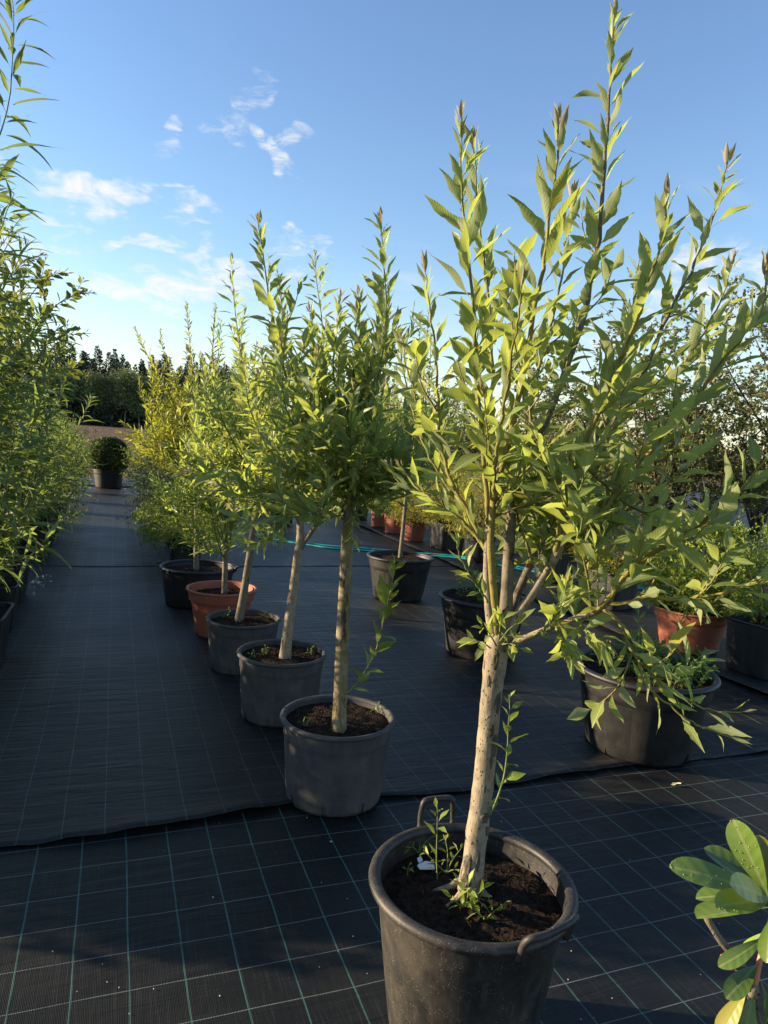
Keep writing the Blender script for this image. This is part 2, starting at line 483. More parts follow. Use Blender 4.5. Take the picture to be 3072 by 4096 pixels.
M = {}
M['willow'] = leaf_mat('willow_leaf', (0.138, 0.200, 0.062), (0.225, 0.258, 0.130), (0.470, 0.560, 0.090), 0.48, yellow=(0.285, 0.30, 0.055))
M['willow_young'] = leaf_mat('willow_young_leaf', (0.22, 0.21, 0.10), (0.28, 0.25, 0.14), (0.40, 0.37, 0.13), 0.35, yellow=(0.30, 0.20, 0.10))
M['osier'] = leaf_mat('osier_leaf', (0.082, 0.138, 0.058), (0.155, 0.190, 0.115), (0.30, 0.40, 0.080), 0.44, veins=26, vein_s=0.2, yellow=(0.20, 0.23, 0.02))
M['sallow'] = leaf_mat('sallow_leaf', (0.068, 0.098, 0.028), (0.125, 0.135, 0.072), (0.25, 0.29, 0.035), 0.40, veins=9, vein_s=0.5)
M['golden_willow'] = leaf_mat('golden_willow_leaf', (0.165, 0.195, 0.028), (0.20, 0.220, 0.070), (0.44, 0.47, 0.04), 0.46, veins=12, yellow=(0.30, 0.29, 0.03))
M['grey_willow'] = leaf_mat('grey_willow_leaf', (0.125, 0.188, 0.065), (0.190, 0.225, 0.12), (0.42, 0.51, 0.09), 0.47, veins=14)
M['weed'] = leaf_mat('weed_leaf', (0.10, 0.15, 0.020), (0.125, 0.155, 0.045), (0.24, 0.30, 0.022), 0.33, veins=8)
M['rhodo'] = leaf_mat('evergreen_leaf', (0.068, 0.122, 0.028), (0.125, 0.145, 0.055), (0.15, 0.22, 0.025), 0.16, rough=0.34, veins=7, vein_s=0.12, spec=0.5)
M['spirea'] = small_leaf_mat('fine_green_leaf', (0.080, 0.118, 0.032), (0.23, 0.28, 0.04))
M['spirea_blue'] = small_leaf_mat('blue_green_leaf', (0.048, 0.078, 0.042), (0.14, 0.18, 0.055), alt=(0.08, 0.115, 0.05))
M['gold'] = small_leaf_mat('golden_leaf', (0.195, 0.200, 0.026), (0.46, 0.42, 0.05), alt=(0.27, 0.225, 0.03))
M['lime'] = small_leaf_mat('lime_leaf', (0.145, 0.200, 0.032), (0.38, 0.44, 0.05))
M['box'] = small_leaf_mat('box_leaf', (0.030, 0.055, 0.012), (0.10, 0.14, 0.02), 0.2)
M['hedge'] = small_leaf_mat('hedge_leaf', (0.110, 0.135, 0.040), (0.30, 0.32, 0.07), alt=(0.155, 0.155, 0.05))
M['herb'] = small_leaf_mat('herb_leaf', (0.050, 0.110, 0.028), (0.15, 0.24, 0.03))
M['conifer'] = small_leaf_mat('conifer_needles', (0.030, 0.043, 0.027), (0.05, 0.075, 0.035), 0.15, 0.8)
M['birch'] = small_leaf_mat('birch_leaf', (0.135, 0.165, 0.070), (0.22, 0.27, 0.09), 0.25, 0.7)
M['bark_pale'] = bark_mat('pale_willow_bark', (0.265, 0.218, 0.150), (0.175, 0.140, 0.092), (0.060, 0.044, 0.030), scar=1.2)
M['bark_moss'] = bark_mat('mossy_willow_bark', (0.23, 0.185, 0.105), (0.145, 0.115, 0.062), (0.05, 0.038, 0.025), moss=(0.145, 0.130, 0.035), scar=1.5)
M['bark_grey'] = bark_mat('grey_willow_bark', (0.16, 0.135, 0.092), (0.105, 0.086, 0.058), (0.045, 0.035, 0.026), scar=1.1)
M['stem_yellow'] = bark_mat('yellow_stem', (0.21, 0.18, 0.042), (0.15, 0.13, 0.036), (0.065, 0.05, 0.022), dots=0.4, scar=0.0)
M['stem_green'] = bark_mat('green_stem', (0.15, 0.19, 0.05), (0.10, 0.14, 0.04), (0.07, 0.08, 0.03), dots=0.3, scar=0.0)
M['twig_dark'] = bark_mat('dark_twig', (0.09, 0.075, 0.055), (0.06, 0.048, 0.036), (0.03, 0.024, 0.018), dots=0.3, scar=0.2)
M['wood_cut'] = plain_mat('cut_wood', (0.50, 0.36, 0.24), 0.8, 0.2)
M['pot_black'] = plastic_mat('black_plastic', (0.007, 0.007, 0.0076), (0.05, 0.045, 0.038), 0.28, 0.40)
M['pot_grey'] = plastic_mat('weathered_grey_plastic', (0.043, 0.042, 0.042), (0.130, 0.114, 0.096), 0.48, 0.6, 0.2, 0.3)
M['pot_front'] = plastic_mat('speckled_black_plastic', (0.0105, 0.0105, 0.0108), (0.105, 0.087, 0.064), 0.45, 0.42, 0.5, 0.4)
M['pot_terra'] = plastic_mat('terracotta_plastic', (0.26, 0.070, 0.036), (0.30, 0.14, 0.085), 0.35, 0.5, 0.1)
M['pot_square'] = plastic_mat('square_black_plastic', (0.008, 0.009, 0.010), (0.04, 0.037, 0.033), 0.22, 0.36)
M['soil'] = soil_mat()
M['fabric_near'] = fabric_mat('ground_cover_fabric', -0.2216, 2.389, (0.15, 0.172, 0.165), (0.070, 0.165, 0.145), 0.0044, 0.0030, 1.2)
M['fabric_far'] = fabric_mat('ground_cover_fabric_worn', -0.145, 2.83, (0.085, 0.088, 0.085), (0.10, 0.11, 0.105), 0.0036, 0.0028, 1.0, spec=0.30, wrinkle=0.6)
M['hose'] = plain_mat('turquoise_hose', (0.03, 0.36, 0.34), 0.4, 0.5, 0.1)
M['label'] = plain_mat('white_label', (0.60, 0.60, 0.58), 0.6, 0.3, 0.05)
M['dry_leaf'] = plain_mat('dry_leaf', (0.42, 0.38, 0.24), 0.8, 0.2, 0.3)
M['brown_leaf'] = plain_mat('brown_leaf', (0.16, 0.07, 0.03), 0.8, 0.2, 0.3)
M['board'] = plain_mat('weathered_board', (0.22, 0.19, 0.16), 0.8, 0.2, 0.3)
M['red_stalk'] = plain_mat('red_leaf_stalk', (0.50, 0.20, 0.10), 0.5, 0.4, 0.2)
M['bud_orange'] = plain_mat('orange_bud', (0.55, 0.14, 0.04), 0.5, 0.4, 0.2)
M['flower_yellow'] = plain_mat('faded_yellow_flower', (0.55, 0.38, 0.06), 0.7, 0.2, 0.3)
m_, nt = mat('water_drop')
M['water'] = finish(m_, nt, pbsdf(nt, color=(0.16, 0.22, 0.06), rough=0.05, spec=0.8))

# ------------------------------------------------------------------ ground
_NG = np.random.default_rng(5).normal(size=(64, 64))
def vnoise(x, y):
    """smooth lattice noise"""
    xi, yi = np.floor(x).astype(int), np.floor(y).astype(int)
    fx, fy = x-xi, y-yi
    fx, fy = fx*fx*(3-2*fx), fy*fy*(3-2*fy)
    g = lambda a, b: _NG[a % 64, b % 64]
    return (g(xi, yi)*(1-fx)+g(xi+1, yi)*fx)*(1-fy)+(g(xi, yi+1)*(1-fx)+g(xi+1, yi+1)*fx)*fy

def grid_faces(nx, ny):
    i, j = np.meshgrid(np.arange(nx-1), np.arange(ny-1), indexing='xy')
    a = (j*nx+i).ravel()
    return np.stack([a, a+1, a+1+nx, a+nx], 1)

def sheet(name, x0, x1, y0, y1, z, step, material, edge=False, amp=0.002, xedge=False, label=None, lift=1.0):
    nx, ny = int((x1-x0)/step)+2, int((y1-y0)/step)+2
    xs = np.linspace(x0, x1, nx)
    ty = np.linspace(0, 1, ny)
    ys = y0+(y1-y0)*ty
    X, Y = np.meshgrid(xs, ys)
    Z = np.full_like(X, z)
    Z += amp*(0.6*vnoise(X*1.3+7, Y*1.3)+0.5*vnoise(X*3.1, Y*4.3+3)+0.25*np.abs(vnoise(X*5, Y*14)))
    Z = np.maximum(Z, z-amp)
    if edge:
        w = np.exp(-((Y-y0)/0.10)**2)
        Z += w*lift*(0.010+0.010*vnoise(X*2.1+11, Y*0+2)+0.004*vnoise(X*9, Y*0))
        Z = np.maximum(Z, z-0.001)
        Y = Y+w*(0.022*vnoise(X*1.3+3, Y*0+9)+0.008*vnoise(X*6, Y*0+4)+0.004*vnoise(X*17, Y*0+1))
    if xedge:
        w = np.exp(-((X-x0)/0.10)**2)
        Z += w*(0.008+0.006*vnoise(Y*2.1+1, X*0+2))
        X = X+w*0.012*vnoise(Y*1.7, X*0+5)
    V = np.stack([X, Y, Z], -1).reshape(-1, 3)
    Fc = grid_faces(nx, ny)
    # hem folded under along the border
    rim = np.concatenate([np.arange(nx), np.arange(1, ny)*nx+nx-1, (ny-1)*nx+np.arange(nx-2, -1, -1), np.arange(ny-2, 0, -1)*nx])
    low = V[rim].copy(); low[:, 2] -= 0.003
    k = len(rim); n0 = len(V)
    V = np.vstack([V, low])
    a = np.arange(k); b = (a+1) % k
    Fc = np.vstack([Fc, np.stack([rim[a], n0+a, n0+b, rim[b]], 1)])
    me = fast_mesh(name, V, Fc, None, material)
    o = bpy.data.objects.new(name, me); col.objects.link(o)
    o['kind'] = 'structure'
    if label: o['label'] = label
    return o

m_, nt = mat('stubble_earth')
pos = nt.node('ShaderNodeTexCoord').outputs['Object']
n1 = nt.noise(pos, 0.35, 6, 0.6); n2 = nt.noise(nt.mapping(pos, (0.25, 1.6, 1)), 2.2, 6, 0.7); n3 = nt.noise(pos, 9.0, 5, 0.7)
c = nt.mix(nt.step(n2, 0.35, 0.65), (0.085, 0.050, 0.032), (0.140, 0.088, 0.054))
c = nt.mix(nt.m('MULTIPLY', nt.step(n3, 0.52, 0.68), 0.7), c, (0.23, 0.165, 0.10))
c = nt.mix(nt.m('MULTIPLY', nt.step(n1, 0.45, 0.7), 0.35), c, (0.22, 0.15, 0.09))
M['field'] = finish(m_, nt, pbsdf(nt, color=c, rough=0.95, spec=0.1, normal=nt.bump(nt.m('ADD', n2, n3), 0.9, 0.12)))
M['earth'] = plain_mat('bare_earth', (0.12, 0.085, 0.055), 0.95, 0.1, 0.4, 3.0, 0.6)

A = Acc(); A.add([(-1500, -1500, -0.10), (1500, -1500, -0.10), (1500, 1500, -0.10), (-1500, 1500, -0.10)], [(0, 1, 2, 3)])
tag(A.obj('ground', M['earth']), kind='structure')
# ploughed field rising gently to the wood
def field_z(x, y):
    return -0.05+0.78*np.clip((y-24)/160.0, 0, 1.6)-0.0022*np.asarray(x)*np.clip((y-24)/160.0, 0, 1)
xs = np.concatenate([np.linspace(-220, -30, 20), np.linspace(-28, 60, 120), np.linspace(64, 420, 36)])
ys = np.concatenate([np.linspace(19.5, 60, 160), np.linspace(60.8, 420, 120)])
X, Y = np.meshgrid(xs, ys)
near = np.clip(1-(Y-20)/60, 0.15, 1)
Z = field_z(X, Y)+near*(0.035*vnoise(X*0.9, Y*2.6)+0.03*np.sin(Y*6.283/0.75+0.4*vnoise(X*0.2, Y*0.3)))
o = bpy.data.objects.new('field', fast_mesh('field', np.stack([X, Y, Z], -1).reshape(-1, 3), grid_faces(len(xs), len(ys)), None, M['field']))
col.objects.link(o); tag(o, kind='structure')
# pale clods and straw lying on the field
rng = np.random.default_rng(11)
A = Acc()
for k in range(900):
    y = 22+rng.random()**1.6*120; x = -3+(rng.random()-0.35)*y*0.42
    s = (0.025+0.05*rng.random())*(0.6+y/45)
    p = np.array([x, y, float(field_z(x, y))+0.03])
    v = p+s*np.array([(1, 0, 0), (-.5, .8, 0), (-.5, -.8, 0), (0, 0, .7)])*(0.6+0.8*rng.random((4, 1)))
    A.add(v, [(0, 1, 3), (1, 2, 3), (2, 0, 3)])
tag(A.obj('field_stones', plain_mat('pale_clods', (0.30, 0.26, 0.19), 0.9, 0.1, 0.3), smooth=False), 'pale clods and straw tufts strewn over the ploughed brown field', 'clods', kind='stuff')

sheet('ground_fabric', -3.2, 7.0, -2.5, 2.98, 0.000, 0.045, M['fabric_near'], amp=0.0025)
sheet('ground_fabric_overlap', -3.2, 4.35, 2.75, 8.17, 0.008, 0.04, M['fabric_far'], edge=True, amp=0.004)
sheet('ground_fabric_middle', -3.2, 4.35, 8.14, 18.3, 0.0108, 0.07, M['fabric_far'], edge=True, amp=0.0025, lift=0.0)
sheet('ground_fabric_end', -3.2, 4.35, 18.75, 20.6, 0.045, 0.08, M['fabric_far'], edge=True, amp=0.006)
sheet('ground_fabric_side', 4.12, 30.0, 2.80, 34.0, 0.030, 0.16, M['fabric_far'], edge=True, xedge=True, amp=0.004)
A = Acc()
bm_v = np.array([(-3.0, 18.62, -0.05), (2.2, 18.62, -0.05), (2.2, 18.80, -0.05), (-3.0, 18.80, -0.05), (-3.0, 18.62, 0.05), (2.2, 18.62, 0.05), (2.2, 18.80, 0.05), (-3.0, 18.80, 0.05)])
A.add(bm_v, [(0, 1, 5, 4), (1, 2, 6, 5), (2, 3, 7, 6), (3, 0, 4, 7), (4, 5, 6, 7)])
tag(A.obj('edge_board', M['board'], smooth=False, origin=(0, 18.7, 0)), 'long weathered board edging the far end of the fabric path', 'board')

def fabric_height(x, y):
    """top of the topmost sheet at a spot"""
    z = 0.0
    if x < 4.35 and y > 2.75: z = 0.008
    if x < 4.35 and y > 8.13: z = 0.0108
    if x > 4.12 and y > 2.8: z = 0.030
    return z

# ------------------------------------------------------------------ pots
def lathe(acc, prof, seg=64, square=0, center=(0, 0, 0), rot=0.0, rmod=None, skip=None, mi=0):
    th = np.linspace(0, 2*np.pi, seg, endpoint=False)
    k = np.ones(seg)
    if square:
        k = 1/(np.abs(np.cos(th))**square+np.abs(np.sin(th))**square)**(1/square)
    V = []
    for i, (r, z) in enumerate(prof):
        rr = r*k
        if rmod is not None: rr = rr+rmod(th, z)
        V.append(np.stack([rr*np.cos(th+rot), rr*np.sin(th+rot), np.full(seg, z)], 1))
    V = np.concatenate(V)+np.asarray(center)
    f = []
    for i in range(len(prof)-1):
        for j in range(seg):
            if skip and skip(i, j): continue
            f.append((i*seg+j, i*seg+(j+1) % seg, (i+1)*seg+(j+1) % seg, (i+1)*seg+j))
    acc.add(V, f, mi=mi)

SOIL_Z = {}
def make_pot(name, label, x, y, D, H, material, ratio=0.8, style='plain', soil_drop=0.05, square=0, rot=0.0, seg=72, group=None,
             handles=None, soil=True, rim_r=0.012, seed=0, slots=True, detail=True):
    z0 = fabric_height(x, y)
    cat = 'pot'
    root = thing(name, label, cat, (x, y, z0), group)
    R, rb, t = D/2-rim_r*0.6, D/2*ratio, 0.005
    C0 = (x, y, z0)
    nsl = 8
    def rad(z): 
        q = z/H
        return rb+(R-rb)*(q**0.9)-(0.010*D*math.exp(-q*18))
    zs = [0.004, 0.018, 0.05*H/0.36, 0.1*H/0.36, 0.2*H, 0.3*H, 0.4*H, 0.5*H, 0.6*H, 0.68*H, 0.70*H, 0.76*H, 0.78*H, 0.80*H, 0.9*H, H-0.022, H-0.008]
    zs = sorted(set(zs))
    rmod = None
    if style == 'fluted':
        def rmod(th, z):
            q = z/H
            if 0.10 < q < 0.69:
                w = np.abs(((th*7/np.pi) % 2)-1)
                return np.where(w > 0.42, -0.007, 0.0)*np.ones_like(th)
            return np.where(q > 0.74, 0.004, 0.0)*np.ones_like(th)
    elif style == 'collar':
        def rmod(th, z):
            return np.full_like(th, 0.016 if z/H > 0.745 else 0.0)
    elif style == 'ringed':
        def rmod(th, z):
            return np.full_like(th, 0.003 if z/H > 0.775 else 0.0)
    elif style == 'panel':
        def rmod(th, z):
            w = np.abs(((th/(np.pi/2)+0.5) % 1)-0.5)
            return np.where((w > 0.06) & (w < 0.22) & (0.12 < z/H < 0.72), -0.006, 0.0)
    prof = [(0.01, 0.006)]+[(rad(z), z) for z in zs]
    def skip(i, j):
        return slots and i in (1, 2) and (j % (seg//nsl)) == 3
    B = Acc()
    lathe(B, prof, seg, square, C0, rot, rmod, skip)
    lathe(B, [(max(rad(z)-t, 0.01), z) for z in zs[::-1]]+[(0.01, 0.010)], seg, square, C0, rot)
    B.obj('body', material, root)
    # rolled rim
    Rm = Acc()
    k = []
    for a in np.linspace(-math.pi/2, math.pi*1.15, 11):
        k.append((R+(0.004 if style != 'collar' else 0.016)+rim_r*math.cos(a), H-rim_r+rim_r*math.sin(a)*0.85))
    k.append((R-t, H-0.03))
    lathe(Rm, [(R-t*0.5, H-rim_r*1.9)]+k, seg, square, C0, rot)
    rim = Rm.obj('rim', material, root)
    if handles:
        for (ang, hw, hh, tilt) in handles:
            Hd = Acc()
            ca, sa = math.cos(ang), math.sin(ang)
            def hp(s, out, up):
                a2 = ang+s
                rr = R+0.012+out
                return np.array([x+rr*math.cos(a2), y+rr*math.sin(a2), z0+H+up])
            pts = [hp(-hw, 0.0, -0.040), hp(-hw, 0.006+tilt*0.3, hh*0.25), hp(-hw*0.92, tilt*0.9, hh*0.86), hp(-hw*0.82, tilt, hh), hp(-hw*0.4, tilt*1.06, hh*1.03),
                   hp(hw*0.4, tilt*1.06, hh*1.03), hp(hw*0.82, tilt, hh), hp(hw*0.92, tilt*0.9, hh*0.86), hp(hw, 0.006+tilt*0.3, hh*0.25), hp(hw, 0.0, -0.040)]
            hr = np.full(34, 0.0088); hr[:4] = hr[-4:] = [0.012, 0.0115, 0.0105, 0.0095] if False else 0.0108
            tube(Hd, catmull(pts, 34), hr, 6)
            Hd.obj('handle', material, rim, origin=np.array(root.location))
    sz = z0+H-soil_drop
    SOIL_Z[label] = sz
    if soil:
        S = Acc(); rg = np.random.default_rng(seed+101)
        Rs = rad(H-soil_drop)-t*0.4
        nr, ns = (9, 40) if detail else (4, 24)
        th = np.linspace(0, 2*np.pi, ns, endpoint=False)
        kk = np.ones(ns)
        if square: kk = 1/(np.abs(np.cos(th))**square+np.abs(np.sin(th))**square)**(1/square)
        V = [np.array([[x, y, sz+0.012]])]
        for i in range(1, nr+1):
            q = i/nr
            r = Rs*q*kk
            zz = sz+0.014*(1-q*q)+rg.normal(size=ns)*0.004*(1 if i < nr else 0.4)
            V.append(np.stack([x+r*np.cos(th+rot), y+r*np.sin(th+rot), zz], 1))
        f = [(0, 1+j, 1+(j+1) % ns) for j in range(ns)]
        f += [(1+(i-1)*ns+j, 1+i*ns+j, 1+i*ns+(j+1) % ns, 1+(i-1)*ns+(j+1) % ns) for i in range(1, nr) for j in range(ns)]
        S.add(np.concatenate(V), f)
        if detail:
            for c_ in range(160):
                a, q = rg.random()*6.283, math.sqrt(rg.random())*0.95
                s = 0.003+0.005*rg.random()
                p = np.array([x+Rs*q*math.cos(a), y+Rs*q*math.sin(a), sz+0.014*(1-q*q)+0.002])
                v = p+s*np.array([(1, 0, 0), (0, 1, 0), (-1, 0, 0), (0, -1, 0), (0, 0, 1)])*rg.uniform(0.5, 1.2, (5, 3))
                S.add(v, [(0, 1, 4), (1, 2, 4), (2, 3, 4), (3, 0, 4)])
        S.obj('soil', M['soil'], root)
    return root, np.array([x, y, sz])

pots = {}
def pot(key, *a, **k):
    pots[key] = make_pot(*a, **k)[1]
ROW = 'pots of the willow row beside the path'
pot('T1', 'tree_pot', 'largest speckled black plastic tub with two bail handles, holding the stoutest willow', 0.885, 1.515, 0.510, 0.46, M['pot_front'],
    ratio=0.70, soil_drop=0.068, rim_r=0.016, seed=1, group=ROW, slots=False, seg=96,
    handles=[(math.radians(-76), 0.30, 0.030, 0.026), (math.radians(86), 0.19, 0.066, 0.006)])
pot('T2', 'tree_pot', 'weathered grey pot at the fabric edge, holding the mossy trunked willow', 0.93, 2.83, 0.478, 0.36, M['pot_grey'], ratio=0.86, style='ringed', soil_drop=0.035, seed=2, group=ROW)
pot('T3', 'tree_pot', 'weathered grey pot whose willow trunk forks low into two limbs', 0.89, 3.76, 0.474, 0.36, M['pot_grey'], ratio=0.86, style='ringed', soil_drop=0.035, seed=3, group=ROW)
pot('T4', 'tree_pot', 'dark grey pot standing directly in front of the terracotta tree pot', 0.82, 4.60, 0.47, 0.335, M['pot_grey'], ratio=0.86, style='ringed', soil_drop=0.04, seed=4, group=ROW)
pot('T5', 'tree_pot', 'terracotta coloured plastic pot with a thick collar in the willow row', 0.79, 5.41, 0.49, 0.36, M['pot_terra'], ratio=0.74, style='collar', soil_drop=0.06, seed=5, group=ROW)
pot('T6', 'tree_pot', 'wide low black tub behind the terracotta pot, holding two thin trunks', 0.72, 6.42, 0.645, 0.34, M['pot_black'], ratio=0.84, soil_drop=0.06, seed=6, group=ROW, rim_r=0.016,
    handles=[(math.radians(160), 0.10, 0.004, 0.03), (math.radians(-20), 0.10, 0.004, 0.03)])
MID = 'fluted black pots of the middle row'
pot('M1', 'tree_pot', 'fluted black pot with a thin smooth trunk, beside the hose', 2.68, 6.50, 0.65, 0.43, M['pot_black'], ratio=0.74, style='fluted', soil_drop=0.045, seed=7, group=MID, rim_r=0.017)
pot('M2', 'tree_pot', 'fluted black pot full of leafy weeds directly behind the stoutest willow trunk', 2.62, 4.66, 0.66, 0.44, M['pot_black'], ratio=0.76, style='fluted', soil_drop=0.04, seed=8, group=MID, rim_r=0.017)
pot('M3', 'tree_pot', 'big fluted black pot overflowing with dark green herbs at the fabric edge', 2.68, 2.97, 0.72, 0.44, M['pot_black'], ratio=0.76, style='fluted', soil_drop=0.05, seed=9, group=MID, rim_r=0.018)
pot('M4', 'shrub_pot', 'terracotta plastic pot under the round green shrub behind the herb pot', 4.44, 4.46, 0.58, 0.34, M['pot_terra'], ratio=0.74, style='collar', soil_drop=0.05, seed=10, detail=False)
pot('M5', 'shrub_pot', 'square black pot under an upright green shrub at the side fabric seam', 4.50, 3.82, 0.40, 0.40, M['pot_square'], ratio=0.84, style='panel', square=9, rot=0.10, soil_drop=0.05, seed=11, detail=False)

# ------------------------------------------------------------------ leaves and woody plants
def leaf_template(seed, W, widest=0.42, fold=0.35, curl=0.12, wave=0.03, n=9, petiole=0.07, serr=0.04, twist=0.0, blunt=False):
    """leaf of length 1 along +Y, upper side +Z, three vertices per station"""
    rg = np.random.default_rng(seed)
    t = np.concatenate([[0.0], np.linspace(petiole, 1.0, n-1)])
    if blunt:
        t = np.concatenate([[0.0], petiole+(1-petiole)*(1-(1-np.linspace(0, 1, n-1))**1.9)])
    V, U = [], []
    ph, ph2 = rg.random()*6.283, rg.random()*6.283
    side = rg.normal()*0.05
    for i, s in enumerate(t):
        q = np.clip((s-petiole)/(1-petiole), 0, 1)
        if blunt:
            w = W*0.5*(math.sin(math.pi*min(q**0.8, 0.999))**0.55)*(0.55+0.6*q) if q < 1 else 0.0
            w = W*0.5*max(0.0, (q**0.75)*(1-q**4.5)**0.6)*1.30
        else:
            e = math.log(0.5)/math.log(widest)
            w = W*0.5*max(0.0, math.sin(math.pi*min(1, q**e)))**1.15
        if i == 0 or q == 0: w = W*0.035
        if i == n-1: w = 0.004
        wl = w*(1+serr*rg.normal()*1.5); wr = w*(1+serr*rg.normal()*1.5)
        z = -curl*s*s+0.25*curl*s
        x = side*s*s
        lift = fold*w
        zl = z+lift+wave*math.sin(9*s+ph)*(q > 0)*(q < 1)
        zr = z+lift+wave*math.sin(9*s+ph2)*(q > 0)*(q < 1)
        a = twist*s
        ca, sa = math.cos(a), math.sin(a)
        pts = [(-wl, zl-z), (0, 0), (wr, zr-z)]
        for k, (px, pz) in enumerate(pts):
            V.append((x+px*ca-pz*sa, s-0.06*curl*s*s*4, z+px*sa+pz*ca))
            U.append((0.5+(k-1)*0.5*(w/(W*0.5)), s))
    f = []
    for i in range(n-1):
        for k in (0, 1):
            a = i*3+k
            f.append((a, a+1, a+4, a+3))
    return np.array(V), np.array(f), np.array(U)

class LeafKind:
    def __init__(self, name, material, variants, young=None):
        self.V = variants
        self.name = name
        self.mat = material
        self.meshes = [fast_mesh(name, v, f, u, material) for (v, f, u) in variants]
def kind(name, material, W, count=7, seed=0, **kw):
    rg = np.random.default_rng(seed)
    out = []
    for i in range(count):
        k = dict(kw)
        k['curl'] = kw.get('curl', 0.12)*rg.uniform(0.2, 1.9)
        k['fold'] = kw.get('fold', 0.35)*rg.uniform(0.5, 1.4)
        k['twist'] = rg.normal()*kw.get('twist', 0.35)
        out.append(leaf_template(seed*31+i, W*rg.uniform(0.85, 1.2), **k))
    return LeafKind(name, material, out)

LK = {}
LK['willow'] = kind('leaf', M['willow'], 0.212, 10, 1, n=13, wave=0.020, serr=0.10, curl=0.15)
LK['willow_broad'] = kind('leaf', M['willow'], 0.36, 6, 2, n=10, wave=0.015, serr=0.05, curl=0.12, widest=0.45)
LK['young'] = kind('leaf', M['willow_young'], 0.20, 4, 3, n=7, wave=0.006, curl=-0.10, fold=0.7)
LK['osier'] = kind('leaf', M['osier'], 0.125, 8, 4, n=11, wave=0.012, curl=0.26, widest=0.36, fold=0.45, serr=0.06)
LK['sallow'] = kind('leaf', M['sallow'], 0.56, 6, 5, n=9, wave=0.03, curl=0.12, widest=0.52, serr=0.06, fold=0.3)
LK['golden'] = kind('leaf', M['golden_willow'], 0.24, 6, 6, n=7, wave=0.01, curl=0.10)
LK['grey'] = kind('leaf', M['grey_willow'], 0.16, 6, 7, n=8, wave=0.01, curl=0.16, widest=0.38)
LK['weed'] = kind('leaf', M['weed'], 0.34, 6, 8, n=8, wave=0.02, curl=0.18)
LK['herb'] = kind('leaf', M['herb'], 0.5, 5, 9, n=6, wave=0.03, curl=0.15)
LK['rhodo'] = kind('leaf', M['rhodo'], 0.33, 5, 10, n=14, wave=0.004, curl=0.18, serr=0.0, petiole=0.10, fold=0.30, blunt=True, twist=0.12)

def leaf_matrix(p, d, n, L):
    d = nz(d)
    n = nz(n-d*(n@d))
    x = np.cross(d, n)
    return np.array([[x[0]*L, d[0]*L, n[0]*L, p[0]], [x[1]*L, d[1]*L, n[1]*L, p[1]], [x[2]*L, d[2]*L, n[2]*L, p[2]], [0, 0, 0, 1]])

def emit_leaves(root, leaves, max_single=300, stuff_name='leaves', min_px=9.0):
    """leaves: list of (matrix, kind, variant, length). The largest in view become parts of their own, the rest one part."""
    org = np.array(root.location)
    score = []
    for (m4, k, vi, L) in leaves:
        p = m4[:3, 3]+m4[:3, 1]*0.5
        u, v, d = proj(p)
        vis = (-30 < u < 1690) and (-40 < v < 2250) and d > 0.2
        score.append((L/d*F_PX if vis else 0.0))
    order = np.argsort(-np.array(score))
    single = set(int(i) for i in order[:max_single] if score[i] > min_px)
    rest = {}
    for i, (m4, k, vi, L) in enumerate(leaves):
        if i in single:
            o = bpy.data.objects.new('leaf', LK[k].meshes[vi])
            col.objects.link(o)
            o.parent = root
            mm = m4.copy(); mm[:3, 3] -= org
            o.matrix_basis = Matrix(mm.tolist())
        else:
            rest.setdefault((k, vi), []).append(m4)
    if rest:
        mats, Vs, Fs, Us, Ms, n0 = [], [], [], [], [], 0
        for (k, vi), ms in rest.items():
            if LK[k].mat not in mats: mats.append(LK[k].mat)
            v, f, u = LK[k].V[vi]
            ms = np.array(ms)
            vw = np.einsum('aij,bj->abi', ms[:, :3, :3], v)+ms[:, None, :3, 3]-org
            m_n, v_n = len(ms), len(v)
            Vs.append(vw.reshape(-1, 3)); Us.append(np.tile(u, (m_n, 1)))
            Fs.append((f[None]+(np.arange(m_n)*v_n)[:, None, None]+n0).reshape(-1, 4))
            Ms.append(np.full(m_n*len(f), mats.index(LK[k].mat)))
            n0 += m_n*v_n
        me = fast_mesh(stuff_name, np.concatenate(Vs), np.concatenate(Fs), np.concatenate(Us), mats, np.concatenate(Ms))
        o = bpy.data.objects.new(stuff_name, me); col.objects.link(o); o.parent = root
        o['kind'] = 'stuff'

